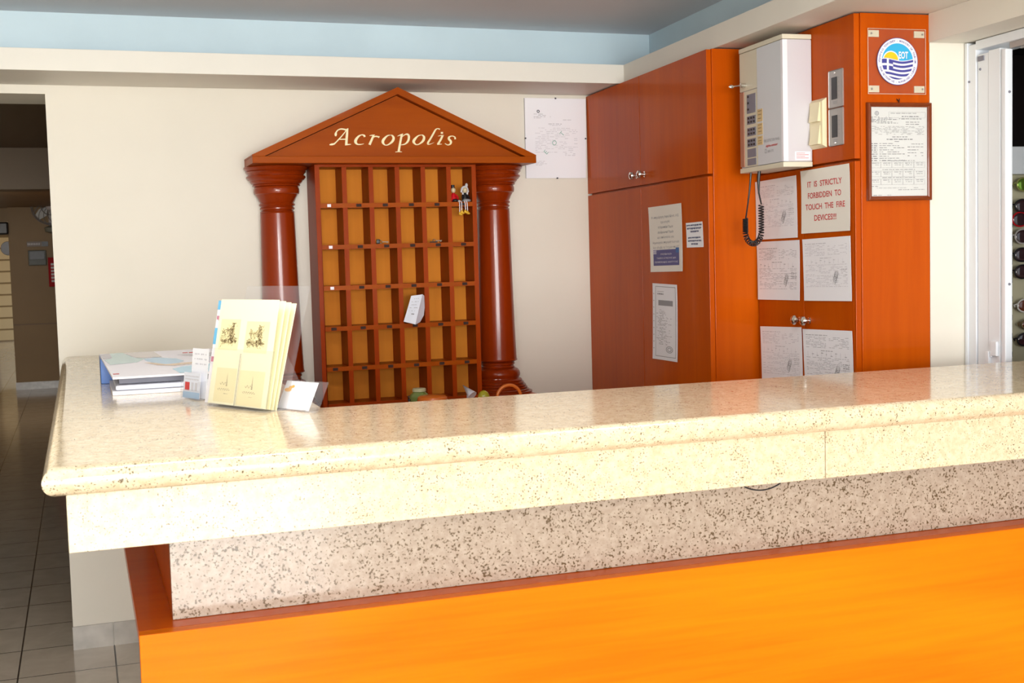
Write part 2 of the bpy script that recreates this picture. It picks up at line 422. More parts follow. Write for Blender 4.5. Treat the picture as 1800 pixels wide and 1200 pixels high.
area('corridor_fill_light', (-1.75, 24.5, 1.9), (0, .7, -.3), .5, .5, 3.5, (1, .62, .25))  # added warm light, its source unseen, to pick out the shutter
area('corridor_fill_light', (-1.0, 12.6, 2.17), (.1, .35, -1), .5, .5, 16, (1, .80, .56))  # added fill, no lamp seen here, to brighten the corridor end wall

# ---------------------------------------------------------------- counter
HC = 1.106
YF, XL = 2.152, -.038           # faces of the apron
# worktop: L of polished granite with a rounded nose on the outer edges
def nose_profile():             # (outward, z)
    R_ = .0245; pts = [(.0100, HC)]
    for i in range(13):
        a = PI/2-PI*i/12
        pts.append((.0115+R_*math.cos(a), HC-R_+R_*math.sin(a)))
    pts.append((.0100, HC-2*R_))
    return pts
top = thing('countertop', 'L shaped speckled yellow granite counter top with rounded nose', 'countertop', (0, 0, 0))
bm = bmesh.new()
XR = 3.6; YB = 2.71
# slab body (flat part) as an L polygon
def Lpoly(o_):
    # (-o_) grows outward on the front and left sides
    e = min(o_, .0115)-.0115
    return [(XL-o_, YW-.001), (XL-o_, YF-o_), (XR, YF-o_), (XR, YB+e), (.495+e, YB+e), (.53+e, YW-.001)]
rings = []
for out, z in nose_profile():
    rings.append([bm.verts.new((x, y, z)) for x, y in Lpoly(out)])
for a, b in zip(rings[:-1], rings[1:]):
    n = len(a)
    for i in range(n): bm.faces.new([a[i], a[(i+1) % n], b[(i+1) % n], b[i]])
bm.faces.new(rings[0]); bm.faces.new(rings[-1][::-1])
slab = obj('slab', bm, M['granite'], top, smooth=True)
slab.data.materials[0] = M['granite']
bm = bmesh.new()
box(bm, (XL, YF, .957), (1.432, YF+.022, HC-.0491)); box(bm, (1.4335, YF, .957), (XR, YF+.022, HC-.0491))
ap = obj('apron', bm, M['granite'], top, bevel=.0008, seg=1)
bm = B(((XL, YF+.0225, .957), (XL+.022, YW-.002, HC-.0491)))
obj('side_apron', bm, M['granite'], top)
# base
base = thing('counter_base', 'reception counter base with orange wood front below speckled granite strip', 'counter')
bm = B(((.068, 2.178, 0), (XR, 2.206, .7955)))
obj('front_panel', bm, M['panel'], base, bevel=.0015)
bm = B(((.068, 2.2065, .772), (XR, 2.66, .7955)), ((.068, 2.66, .772), (.46, 3.30, .7955)))
obj('ledge', bm, wood('shaded_cherry_ledge', (.62, .085, .0015), (.72, .12, .002), 'X', rough=.25, coat=.25), base)  # wood tone lowered to carry the shade below the counter top
bm = B(((.1295, 2.25, .7965), (XR, 2.272, 1.0565)))
obj('granite_strip', bm, M['granite2'], base)['label'] = 'pinkish grey speckled granite strip'
bm = B(((.1295, 2.2725, .7965), (.150, 2.62, 1.0565)), ((.1295, 2.6205, .7965), (.150, 3.25, 1.0565)), ((.15, 2.60, .7965), (XR, 2.62, 1.0565)), ((.42, 2.45, 0), (XR, 2.62, .7715)))
obj('side_panel', bm, M['cab'], base)
bm = bmesh.new()
pts = []
for i in range(13):
    k = i/12; pts.append((1.244+.084*k, YF+.004, .9565-.011*math.sin(PI*k)**.8-.0005))
tube(bm, pts, .0016, 6)
tag(obj('cable', bm, M['black'], smooth=True), 'thin black cable loop drooping below the granite apron edge', 'cable')

# desk behind, under the key rack
dk = thing('back_desk', 'wooden desk top standing against the wall below the key rack', 'desk')
obj('desk_top', B(((.60, 4.16, .842), (1.742, YW-.002, .872))), M['cab'], dk, bevel=.002)
obj('side_panel', B(((.62, 4.22, 0), (.645, YW-.01, .8415))), M['cab'], dk)
obj('side_panel', B(((1.72, 4.22, 0), (1.745, YW-.01, .8415))), M['cab'], dk)

# ---------------------------------------------------------------- key rack with temple front
rack = thing('key_rack', 'cherry wood temple shaped key rack with columns and pigeonholes on the wall', 'key rack', (1.18, YW, .872))
def rk(bm, name, mt, parent=None, **k):
    bmesh.ops.translate(bm, verts=bm.verts, vec=(-1.18, -YW, -.872)); return obj(name, bm, mt, parent or rack, **k)
YR, XA, XB = 4.66, .8605, 1.5025
T = .0095
cols = [XA+.018-.009]+[XA+.009+(XB-XA-.018)/6*i for i in range(1, 6)]+[XB-.018+.009]
zrow = [1.802, 1.644, 1.486, 1.3295, 1.173, 1.018, .875]
bm = bmesh.new()
box(bm, (XA, YR, .8722), (XA+.018, YW-.001, 1.80)); box(bm, (XB-.018, YR, .8722), (XB, YW-.001, 1.80)); box(bm, (XA+.018, YR, 1.790), (XB-.018, YW-.001, 1.80)); box(bm, (XA+.018, YR, .8722), (XB-.018, YW-.001, .884))
rk(bm, 'case', M['rack'], bevel=.0012)
rk(B(((XA+.018, YR+.125, .884), (XB-.018, YR+.132, 1.790))), 'back_panel', M['back'])['label'] = 'light orange veneer back'
bm = bmesh.new()
for x in cols[1:-1]: box(bm, (x-.009, YR+.001, .884), (x+.009, YR+.1248, 1.790))
rk(bm, 'dividers', M['rack'])
for z in zrow[1:-1]:
    rk(B(((XA+.0182, YR+.0005, z-T*.9), (XB-.0182, YR+.1248, z+T*.9))), 'shelf', M['rackx'])
for k, z in enumerate(zrow[1:-1]):
    for j in range(6):
        x = (cols[j]+cols[j+1])/2+(.0 if j else -.010)
        wh = (j == 0 and k < 3)
        b = B(((x-.009 if not wh else x-.007, YR-.0012, z-.0055), (x+.011 if not wh else x+.007, YR, z+.0055)))
        o = rk(b, 'number_tag', M['white'] if wh else M['tagdark'])
        if wh: o['label'] = 'white number tag'
# pediment
bm = bmesh.new()
PX0, PX1, PY = .622, 1.737, 4.60
box(bm, (PX0, PY, 1.8005), (PX1, YW-.001, 1.826))
ped = rk(bm, 'pediment', M['rackx'], bevel=.002)
AX, AZ = 1.180, 2.088
def slope_board(x0, x1):
    bm = bmesh.new()
    # from the eave corner to the apex, .026 thick
    s = 1 if x0 < x1 else -1
    e0 = Vector((x0, 0, 1.8262)); ap_ = Vector((AX, 0, AZ))
    eo = Vector((x0, 0, 1.832)); th = .024
    d = (ap_-eo).normalized(); nrm = Vector((-d.z, 0, d.x)) if s > 0 else Vector((d.z, 0, -d.x))
    lo_ap = Vector((AX, 0, AZ-th/abs(nrm.z)))
    t_ = (1.8262-(eo.z-th/abs(nrm.z)))/d.z
    lo0 = Vector((eo.x+d.x*t_, 0, 1.8262))
    pts = [eo, e0, lo0, lo_ap, ap_]
    prism(bm, [(p.x, PY+.0005, p.z) for p in pts], (0, YW-.001-PY-.0005, 0))
    return bm
rk(slope_board(PX0, AX), 'sloping_cornice', M['rackx'], ped)
rk(slope_board(PX1, AX), 'sloping_cornice', M['rackx'], ped)
bm = bmesh.new()
prism(bm, [(PX0+.05, 4.63, 1.8262), (PX1-.05, 4.63, 1.8262), (AX, 4.63, AZ-.029)], (0, .012, 0))
rk(bm, 'tympanum', M['rackx'], ped)
# lettering: pen strokes x, y (down), width
def smooth_stroke(pts, n=7):
    out = []
    P = [pts[0]]+list(pts)+[pts[-1]]
    for i in range(1, len(P)-2):
        p0, p1, p2, p3 = P[i-1], P[i], P[i+1], P[i+2]
        for k in range(n):
            t = k/n
            out.append(tuple(.5*((2*p1[c])+(-p0[c]+p2[c])*t+(2*p0[c]-5*p1[c]+4*p2[c]-p3[c])*t*t+(-p0[c]+3*p1[c]-3*p2[c]+p3[c])*t**3) for c in range(3)))
    out.append(pts[-1]); return out
Q = 1800
strokes = [
 [(290,445,30),(290,395,62),(300,345,40),(345,285,30),(420,255,34),(500,262,38),(560,275,40),(612,240,22)],
 [(565,285,20),(470,410,26),(370,525,30),(300,600,30),(245,648,42),(185,660,48),(130,668,22)],
 [(590,255,45),(578,400,58),(566,550,60),(560,670,62)], [(525,682,18),(600,668,30),(680,662,14)], [(385,528,26),(545,526,26)],
 [(1035,470,48),(1020,430,45),(960,412,26),(880,450,46),(810,540,68),(800,610,66),(850,662,36),(930,668,24),(1015,650,8)],
 [(1160,435,8),(1230,425,26),(1300,415,14)], [(1268,430,52),(1215,550,56),(1160,680,60)], [(1250,485,20),(1320,455,30),(1380,465,34),(1415,478,46)], [(1395,500,14),(1420,455,20)],
 [(1720,425,20),(1630,440,34),(1530,540,66),(1510,620,62),(1570,690,26),(1660,675,34),(1760,590,62),(1790,500,60),(1750,435,36),(1700,425,20)],
 [(Q+90,455,8),(Q+160,425,26),(Q+240,392,22)], [(Q+210,400,52),(Q+170,600,54),(Q+122,875,56)], [(Q+35,880,14),(Q+120,872,22),(Q+210,878,14)],
 [(Q+205,480,14),(Q+290,415,26),(Q+360,405,44),(Q+395,470,56),(Q+370,590,54),(Q+290,668,34),(Q+185,690,16)],
 [(Q+735,425,18),(Q+640,450,34),(Q+545,550,66),(Q+525,620,62),(Q+590,685,26),(Q+680,665,34),(Q+775,580,62),(Q+800,490,58),(Q+765,435,34),(Q+720,425,18)],
 [(Q+1225,275,32),(Q+1170,255,24),(Q+1110,285,38),(Q+1050,390,46),(Q+970,530,46),(Q+905,640,48),(Q+915,680,30),(Q+985,668,16),(Q+1070,632,5)],
 [(Q+1172,460,6),(Q+1250,445,20),(Q+1335,438,12)], [(Q+1300,450,50),(Q+1240,570,52),(Q+1170,685,54)], [(Q+1150,690,14),(Q+1215,682,22),(Q+1280,678,12)],
 [(Q+1248,372,52),(Q+1310,372,52)],
 [(Q+1640,550,46),(Q+1630,490,34),(Q+1560,460,22),(Q+1480,485,46),(Q+1470,540,56),(Q+1525,610,56),(Q+1510,675,44),(Q+1440,702,26),(Q+1360,660,18)],
]
bm = bmesh.new()
for si, st in enumerate(strokes):
    sp = smooth_stroke(st) if len(st) > 2 else st
    yf = 4.6272-.00003*si; L_, R_ = [], []
    for i, p in enumerate(sp):
        a = Vector(sp[max(i-1, 0)][:2]); b = Vector(sp[min(i+1, len(sp)-1)][:2]); d = (b-a)
        d = d.normalized() if d.length else Vector((1, 0)); n_ = Vector((-d.y, d.x))*p[2]/2
        for lst, sg in ((L_, 1), (R_, -1)):
            X = p[0]+sg*n_.x; Y = p[1]+sg*n_.y
            lst.append((.899+X*.5385/3600-.000005*Y, 1.9655+.007*X/3600-Y*.1485/1050))
    for i in range(len(sp)-1):
        q = [L_[i], L_[i+1], R_[i+1], R_[i]]
        fr = [bm.verts.new((x, yf, z)) for x, z in q]; bk = [bm.verts.new((x, 4.6298, z)) for x, z in q]
        bm.faces.new(fr)
        bm.faces.new([fr[0], bk[0], bk[1], fr[1]]); bm.faces.new([fr[2], bk[2], bk[3], fr[3]])
rk(bm, 'lettering', M['gold'], ped)['label'] = 'cream letters of the rack title'
# columns
capital = [(.059,1.622),(.064,1.6225),(.0665,1.6265),(.064,1.6305),(.0605,1.632),(.0615,1.6345),(.0665,1.639),(.0665,1.643),(.062,1.6465),(.0625,1.649),(.068,1.653),(.0690,1.657),(.0660,1.661),(.0645,1.663),
           (.0665,1.666),(.074,1.682),(.080,1.693),(.0815,1.695),(.0855,1.697),(.0870,1.705),(.0870,1.715),(.0850,1.722),(.0830,1.724),(.0900,1.727),(.0915,1.731),(.0890,1.733),(.0935,1.736),(.100,1.744),(.1005,1.747),(.1070,1.751),(.1090,1.755),(.1120,1.757),(.1135,1.761),(.1115,1.765),(.1060,1.767),
           (.1070,1.772),(.1140,1.779),(.1165,1.781),(.1130,1.783),(.1150,1.786),(.1205,1.792),(.1225,1.796),(.1215,1.7995)]
shaft = [(.0795,1.0125),(.0785,1.03),(.0755,1.12),(.0725,1.25),(.0695,1.40),(.0675,1.52),(.0655,1.6225)]
foot = [(.140,.8725),(.140,.879),(.132,.881),(.1275,.8815),(.1285,.885),(.1250,.888),(.1190,.889),(.1210,.893),(.1190,.897),(.1125,.898),(.1145,.903),(.1120,.907),(.1050,.908),(.1070,.914),(.1040,.918),(.0980,.919),(.0995,.924),(.0960,.929),(.087,.9315),
        (.086,.935),(.0905,.942),(.0920,.950),(.0895,.960),(.083,.969),(.0745,.9745),(.0665,.976),(.0690,.980),(.0660,.984),(.0655,.986),(.0700,.990),(.0700,.995),(.0665,.998),(.070,1.001),(.0785,1.004),(.0820,1.007),(.0795,1.0128)]
def clip_x(bm, lo=None, hi=None):
    for v in bm.verts:
        if lo is not None: v.co.x = max(v.co.x, lo)
        if hi is not None: v.co.x = min(v.co.x, hi)
for cx, lo, hi in ((.736, None, XA-.0005), (1.619, XB+.0005, None)):
    bm = bmesh.new(); lathe(bm, shaft, 48, center=(cx, 4.80, 0), ymax=.0325); clip_x(bm, lo, hi)
    colm = rk(bm, 'column', M['turned'], smooth=True)
    bm = bmesh.new(); lathe(bm, capital, 48, center=(cx, 4.80, 0), ymax=.0325); clip_x(bm, lo, hi)
    rk(bm, 'capital', M['turned'], colm, smooth=True)
    bm = bmesh.new(); lathe(bm, foot, 48, center=(cx, 4.80, 0), ymax=.0325); clip_x(bm, lo, hi)
    rk(bm, 'column_base', M['turned'], colm, smooth=True)

# ---------------------------------------------------------------- things in and at the rack
# two jointed shelf dolls with dangling legs
def doll(name, label, x, z, hat, hair, bodym, lean, n_skirt):
    t = thing(name, label, 'doll', (x, YR+.02, z), 0)
    bm = bmesh.new()
    tube(bm, [(0, 0, .002), (lean*.3, 0, .014), (lean*.7, -.001, .030), (lean, -.001, .037)], [.013, .012, .009, .004], 12)
    obj('body', bm, bodym, t, smooth=True)
    bm = bmesh.new(); ball(bm, (lean*1.25, -.004, .047), .0095, .0095, .011)
    ball(bm, (lean*1.25+.002, -.0135, .046), .002); hd = obj('head', bm, M['doll_skin'], t, smooth=True)
    if hair == 'curls':
        bm = bmesh.new()
        for k in range(9):
            a = PI*k/8; ball(bm, (lean*1.25+.012*math.cos(a), .001, .049+.011*math.sin(a)), .0048, u=8, v=6)
        ball(bm, (lean*1.25+.008, 0, .066), .006, .006, .009, u=8, v=6)
        for sx in (-1, 1): ball(bm, (lean*1.25+sx*.0135, 0, .043), .0045, .004, .006, u=8, v=6); ball(bm, (lean*1.25+sx*.009, -.004, .033), .004, .003, .008, u=8, v=6)
        obj('hair', bm, M['doll_hair'], hd, smooth=True)
    if hat:
        bm = bmesh.new(); lathe(bm, [(.011, .055), (.011, .056), (.0075, .0565), (.0068, .068), (0.0001, .0685)], 14, center=(lean*1.1, .001, 0))
        obj('hat', bm, M['black'], hd, smooth=True)
    bm = bmesh.new()
    tube(bm, [(lean*.8-.008, -.002, .030), (-.014, -.010, .018), (-.012, -.017, .006)], [.004, .0035, .003], 8)
    obj('arm', bm, bodym, t, smooth=True)
    bm = bmesh.new()
    tube(bm, [(lean*.8+.008, -.002, .030), (.014, -.009, .019), (.011, -.017, .008)], [.004, .0035, .003], 8)
    obj('arm', bm, bodym, t, smooth=True)
    bm = bmesh.new(); ball(bm, (.002, -.012, .006), .019 if n_skirt else .014, .014, .007)
    obj('skirt' if n_skirt else 'trousers', bm, M['doll_frill'] if n_skirt else M['black'], t, smooth=True)
    sgn = 1 if not n_skirt else -1
    for k, (lx, ln) in enumerate(((.004, .040), (.0125, .034)) if not n_skirt else ((-.0055, .032), (.003, .036))):
        lx = lx+(.010 if not n_skirt else -.004)
        bm = bmesh.new(); tube(bm, [(lx*.7, -.016, .006), (lx, -.0265, .001), (lx+.001, -.028, -.008), (lx+.002*(1 if n_skirt else 0), -.028, -ln)], .0018, 7)
        lg = obj('leg', bm, M['white'], t, smooth=True)
        bm = bmesh.new(); ball(bm, (lx+.001, -.028, -ln-.006), .0058, .006, .0075, u=10, v=8); ball(bm, (lx+.005, -.031, -ln-.010), .0062, .0055, .0042, u=10, v=8)
        obj('shoe', bm, M['doll_shoe'], lg, smooth=True)
M['doll_skin'] = plain('doll_face', (.72, .60, .38), .5); M['doll_hair'] = plain('doll_grey_hair', (.62, .60, .62), .6)
M['doll_shoe'] = plain('doll_yellow_shoe', (.72, .42, .03), .35); M['doll_frill'] = plain('doll_frill', (.30, .30, .31), .6)
zs = zrow[1]+T*.9
doll('shelf_doll', 'small doll in red jacket and dark hat sitting in the top right pigeonhole', 1.414, zs, True, None, M['red'], -.002, False)
doll('shelf_doll', 'small grey haired doll in black sitting in the top right pigeonhole', 1.460, zs, False, 'curls', M['black'], .0, True)

def key(name, label, x, z, fob):
    t = thing(name, label, 'key', (x, YR+.02, z))
    bm = bmesh.new(); pts = [(-.016+.006*math.cos(a), -.006+.006*math.sin(a)*.3, .008+.006*math.sin(a)) for a in [2*PI*i/12 for i in range(12)]]
    tube(bm, pts, .0012, 6, closed=True); box(bm, (-.010, -.008, .006), (.014, -.0055, .0095)); box(bm, (.008, -.008, .003), (.011, -.0055, .006))
    obj('blade', bm, M['keymetal'], t)
    if fob:
        bm = B(((-.034, -.015, .0005), (-.020, -.004, .018))); obj('fob', bm, M['black'], t, bevel=.003)
    else:
        bm = B(((-.034, -.012, .0005), (-.004, -.004, .005))); obj('fob', bm, M['black'], t, bevel=.0015)
z3 = zrow[2]+T*.9
key('room_key', 'key with square black fob in third pigeonhole of second row', 1.127, z3, True)
key('room_key', 'key with flat black fob in fifth pigeonhole of second row', 1.343, z3, False)

# folded leaflet sticking out of a pigeonhole
t = thing('folded_leaflet', 'white folded printed leaflet leaning out of a pigeonhole near the rack middle', 'leaflet', (1.23, YR, zrow[4]+T*.9))
p1_ = Panel((-.012, -.016, .107), (.030, -.030, .113), (-.008, -.052, -.003), (-.052, -.040, .010), curl=0, wob=.004, seed=1)
ls = obj('front_page', p1_.sheet(.0005), M['paperb'], t, smooth=True)
bm = bmesh.new()
for k, (a, b) in enumerate(((.35, .75), (.2, .8), (.25, .7), (.15, .85), (.2, .7))): p1_.words(bm, a, .12+.11*k, b, .02, seed=k)
p1_.rect(bm, .45, .66, .7, .70)
fin('printed_text', bm, M['ink'], ls)
bm = bmesh.new()
P_ = [(.030,-.030,.113),(.040,-.018,.107),(.042,-.012,.060),(.036,-.016,.030),(.018,-.028,.006),(-.008,-.052,-.003)]
vs = [bm.verts.new(p) for p in P_]; vs2 = [bm.verts.new((p[0], p[1]+.0005, p[2])) for p in P_]
bm.faces.new(vs); bm.faces.new(vs2[::-1])
for i in range(6): bm.faces.new([vs[i], vs2[i], vs2[(i+1) % 6], vs[(i+1) % 6]])
obj('back_page', bm, M['paperb'], t)

# things on the back desk
ZD = .8722
t = thing('glass_jar', 'olive green jar with pale lid behind the counter', 'jar', (1.178, 4.42, ZD))
bm = bmesh.new(); lathe(bm, [(.030, 0), (.036, .003), (.038, .02), (.0375, .045), (.034, .056), (.026, .063), (.024, .066)], 28); obj('body', bm, M['jar'], t, smooth=True)
bm = bmesh.new(); lathe(bm, [(.0245, .0662), (.0255, .067), (.0255, .0765), (.0225, .079), (.0001, .0792)], 28); obj('lid', bm, M['lid'], t, smooth=True)
t = thing('terracotta_bowl', 'orange terracotta bowl upside down in front of the green jar', 'bowl', (1.200, 4.32, ZD))
bm = bmesh.new(); lathe(bm, [(.052, 0), (.056, .004), (.0565, .02), (.056, .044), (.054, .054), (.047, .0595), (.0001, .062)], 36); obj('body', bm, M['terracotta'], t, smooth=True)
t = thing('white_figurine', 'tiny black and white ornament beside the green jar', 'ornament', (1.118, 4.34, ZD))
bm = bmesh.new(); lathe(bm, [(.008, 0), (.009, .01), (.006, .03), (.0001, .032)], 12); ball(bm, (0, 0, .034), .0062); obj('body', bm, M['white'], t, smooth=True)
bm = bmesh.new(); ball(bm, (-.001, 0, .046), .0055); ball(bm, (-.001, 0, .056), .003, .003, .006); obj('head', bm, M['black'], t, smooth=True)
t = thing('paper_cone', 'small white printed paper cone lying tilted beside the green fruit', 'cone', (1.352, 4.37, ZD))
bm = bmesh.new()
ax = Vector((-.40, .68, .62)).normalized(); u_ = ax.orthogonal().normalized(); v_ = ax.cross(u_)
c0 = Vector((.012, -.02, .046)); tip = c0+ax*.062; n = 24
ri = [bm.verts.new(c0+.0185*(math.cos(2*PI*k/n)*u_+math.sin(2*PI*k/n)*v_)) for k in range(n)]; tp = bm.verts.new(tip); cc = bm.verts.new(c0+ax*.004)
for k in range(n): bm.faces.new([ri[k], ri[(k+1) % n], tp]); bm.faces.new([ri[(k+1) % n], ri[k], cc])
tube(bm, [c0+ax*.03, (c0.x-.012, c0.y+.03, .0005)], .003, 6)
obj('body', bm, M['paperb'], t, smooth=True)
t = thing('green_fruit', 'small olive green fruit standing beside the paper cone', 'fruit', (1.388+.020, 4.35, ZD))
bm = bmesh.new(); ball(bm, (0, 0, .0315), .0235, .0235, .0315, u=24, v=16); ball(bm, (0, 0, .0605), .0012, .0012, .004, u=6, v=5); obj('body', bm, M['apple'], t, smooth=True)
t = thing('wooden_handle', 'orange wooden arch handle in front of the right column foot', 'handle', (1.498, 4.32, ZD))
bm = bmesh.new(); pts = [(-.047, 0, 0), (-.047, 0, .015)]+[(-.047*math.cos(PI*i/18), 0, .033+.047*math.sin(PI*i/18)) for i in range(19)]+[(.047, 0, .015), (.047, 0, 0)]
tube(bm, pts, .0062, 12); obj('arch', bm, M['terracotta'], t, smooth=True)
bm = B(((-.06, -.035, -.0001), (.06, .035, .006))); bmesh.ops.translate(bm, verts=bm.verts, vec=(0, 0, .0002)); obj('foot_plate', bm, M['terracotta'], t, bevel=.002)

# ---------------------------------------------------------------- clip frame on the back wall
t = thing('clip_frame', 'frameless clip frame with printed permit on the wall right of the key rack', 'picture frame', (1.913, YW, 1.92))
pn = Panel((-.137, -.012, .166), (.137, -.012, .166), (.131, -.012, -.165), (-.139, -.012, -.165))
bm = B(((-.137, -.0095, -.164), (.132, -.0005, .1655))); obj('backing', bm, M['inkl'], t)
sh = obj('document', pn.sheet(.002), M['paper'], t)
bm = bmesh.new()
for k in range(4): pn.words(bm, .14, .195+.016*k, .30+.06*(k % 3), .009, seed=k)
pn.words(bm, .62, .265, .76, .008, seed=9)
pn.words(bm, .38, .315, .60, .012, dens=1, seed=10); pn.words(bm, .40, .335, .58, .006, dens=1, seed=11)
for k in range(15): pn.words(bm, .16, .37+.0215*k, .86, .0055, dens=.55, seed=20+k)
for k in range(2): pn.words(bm, .65, .69+.02*k, .82, .008, seed=50+k)
for k in range(4): pn.words(bm, .16, .785+.016*k, .28+.1*rnd.random(), .005, seed=60+k)
fin('printed_text', bm, M['inkl'], sh)
bm = bmesh.new()
for i in range(20):
    a = 2*PI*i/20; b_ = 2*PI*(i+1)/20
    pn.poly(bm, [(.215+.024*math.cos(a), .165+.019*math.sin(a)), (.215+.024*math.cos(b_), .165+.019*math.sin(b_)), (.215+.011*math.cos(b_), .165+.009*math.sin(b_)), (.215+.011*math.cos(a), .165+.009*math.sin(a))])
fin('crest', bm, M['inkd'], sh)
for ch_, a, b_ in (('E', .36, .69), ('O', .50, .575), ('T', .63, .46)):
    bm = bmesh.new(); pn.text(bm, ch_, a, b_, .060, rot=.9, d=.0008); fin('stamped_letter', bm, M['inkgreen'], sh)
for x, z in ((-.138, .0), (.132, .0), (0, -.165), (0, .166)): obj('clip', B(((x-.003, -.0148, z-.003), (x+.003, -.010, z+.003))), M['inkd'], t)

# ---------------------------------------------------------------- tall cupboard 1 (next to the back wall); local frame: X = towards the viewer along the face, -Y = out to the left
def face(label, name, cat, V, u, z, group=None): return thing(name, label, cat, RG(V, u, z), NROT, group)
def knob(parent, x, z):
    bm = bmesh.new()
    lathe(bm, [(.011, 0), (.011, .002), (.0065, .0035), (.0052, .011), (.0052, .0125), (.012, .0165), (.0152, .022), (.0135, .0285), (.008, .0315), (.0001, .0325)], 20)
    bmesh.ops.rotate(bm, verts=bm.verts, cent=(0, 0, 0), matrix=Matrix.Rotation(PI/2, 3, 'X'))
    bmesh.ops.translate(bm, verts=bm.verts, vec=(x, -.0185, z))
    return obj('knob', bm, M['chrome'], parent, smooth=True)
c1 = thing('tall_cupboard', 'tall glossy cherry cupboard with four plain doors beside the back wall', 'cupboard', RG(0, 0, 0), NROT)
D1 = 1.192
obj('carcass', B(((.003, 0, 0), (D1, .39, 2.098))), M['cab'], c1, bevel=.0015)['label'] = 'bright orange end panel and body'
for x0, x1 in ((.003, .596), (.600, D1-.004)):
    d = obj('door', B(((x0, -.018, 1.688), (x1, -.0005, 2.096))), M['cab'], c1, bevel=.0012)
    knob(d, .562 if x0 < .1 else .640, 1.726)
for x0, x1 in ((.003, .596), (.600, D1-.004)):
    obj('door', B(((x0, -.018, .08), (x1, -.0005, 1.680))), M['cab'], c1, bevel=.0012)
# notices on it (0.0185 in front of the carcass)
FV = -.0185
def sheet_thing(name, label, cat, V, quad, mat, curl=0, wob=0, seed=0, group=None):
    """quad: (u,z) TL TR BR BL"""
    um = sum(q[0] for q in quad)/4; zm = sum(q[1] for q in quad)/4
    t = face(label, name, cat, V, um, zm, group)
    pn = Panel(*[(q[0]-um, -.0012, q[1]-zm) for q in quad], curl=curl, wob=wob, seed=seed)
    sh = obj('sheet', pn.sheet(), mat, t, smooth=bool(curl or wob))
    return t, pn, sh
t, pn, sh = sheet_thing('laminated_notice', 'laminated notice with blue box on the lower cupboard door', 'notice', FV, ((.676, 1.600), (.976, 1.602), (.978, 1.364), (.688, 1.360)), M['paperc'], curl=.003)
lines = ['Η επιχείρηση Αφοί Κοντ. Α.Ε.', 'έχει ενταχθεί', 'το Ευρωπαϊκό Ταμείο', 'στο Κοινωνικό Ταμείο', 'και επιδοτείται για', 'δημιουργία επιχειρήσεων και', 'δεν έλαβε το "ισχύον ποσό"']
wd = (.84, .28, .46, .48, .5, .82, .80)
bm = bmesh.new()
for k, s_ in enumerate(lines): pn.text(bm, s_, .50, .185+.077*k, .034, width=wd[k], bold=.012 if k in (0, 2, 3) else 0)
fin('printed_text', bm, M['ink'], sh)
bm = bmesh.new(); pn.rect(bm, .10, .665, .90, .905); o = fin('blue_box', bm, M['navybox'] if 'navybox' in M else plain('slate_blue_print', (.10, .10, .28), .5), sh)
bm = bmesh.new()
pn.rect(bm, .80, .645, .90, .72, .0007)
fin('logo', bm, plain('mid_blue_print', (.05, .16, .42), .5), sh)
bm = bmesh.new()
for k in range(4): pn.rect(bm, .09, .655+.02*k, .20, .665+.02*k, .0007)
for k, (wd_, s_) in enumerate(((.34, 'ΕΥΡΩΠΑΪΚΗ ΕΝΩΣΗ'), (.60, 'ΤΑΜΕΙΟ ΣΥΝΟΧΗΣ ΚΑΙ'), (.72, 'ΠΕΡΙΦΕΡΕΙΑΚΗΣ ΑΝΑΠΤΥΞΗΣ'))): pn.text(bm, s_, .5, .745+.06*k, .024, width=wd_, d=.0007)
fin('white_print', bm, M['white'], sh)
t, pn, sh = sheet_thing('paper_notice', 'small white notice with blue capitals near the cupboard edge', 'notice', FV, ((1.009, 1.531), (1.143, 1.532), (1.149, 1.446), (1.014, 1.446)), M['paper'], curl=.001)
bm = bmesh.new()
for k, q in enumerate(((.04, .96), (.06, .92), (.25, .75), None, (.10, .86), (.08, .90), (.28, .68))):
    if q: pn.words(bm, q[0], .08+.125*k, q[1], .07, dens=1, seed=70+k)
fin('printed_text', bm, plain('blue_ink', (.10, .12, .22), .6), sh)
t, pn, sh = sheet_thing('certificate_sheet', 'tall punched certificate with border and round stamp on the lower cupboard door', 'certificate', FV, ((.703, 1.319), (.926, 1.316), (.919, 1.040), (.690, 1.037)), M['paper'], curl=.002, wob=.001)
bm = bmesh.new()
for a, b_, c_, d_ in ((.12, .035, .94, .042), (.12, .95, .94, .957), (.12, .035, .133, .957), (.928, .035, .94, .957)): pn.rect(bm, a, b_, c_, d_)
pn.rect(bm, .24, .215, .82, .285)
for i in range(24):
    a = 2*PI*i/24; b_ = 2*PI*(i+1)/24
    for r0_, r1_ in ((.14, .115), (.085, .06)): pn.poly(bm, [(.68+r0_*math.cos(a), .855+r0_*.32*math.sin(a)), (.68+r0_*math.cos(b_), .855+r0_*.32*math.sin(b_)), (.68+r1_*math.cos(b_), .855+r1_*.32*math.sin(b_)), (.68+r1_*math.cos(a), .855+r1_*.32*math.sin(a))])
pn.rect(bm, .2, .10, .46, .105); pn.words(bm, .2, .125, .46, .02, dens=1, seed=3)
for k in range(30): pn.words(bm, .16+.05*(k % 3), .34+.0155*k, .45+.4*((k*7) % 5)/5, .006, dens=.6, seed=90+k)
fin('printed_text', bm, M['ink'], sh)
for k in range(9):
    bm = bmesh.new(); pn.rect(bm, .035, .13+.09*k, .06, .14+.09*k); fin('punched_hole', bm, M['sepia'], sh)

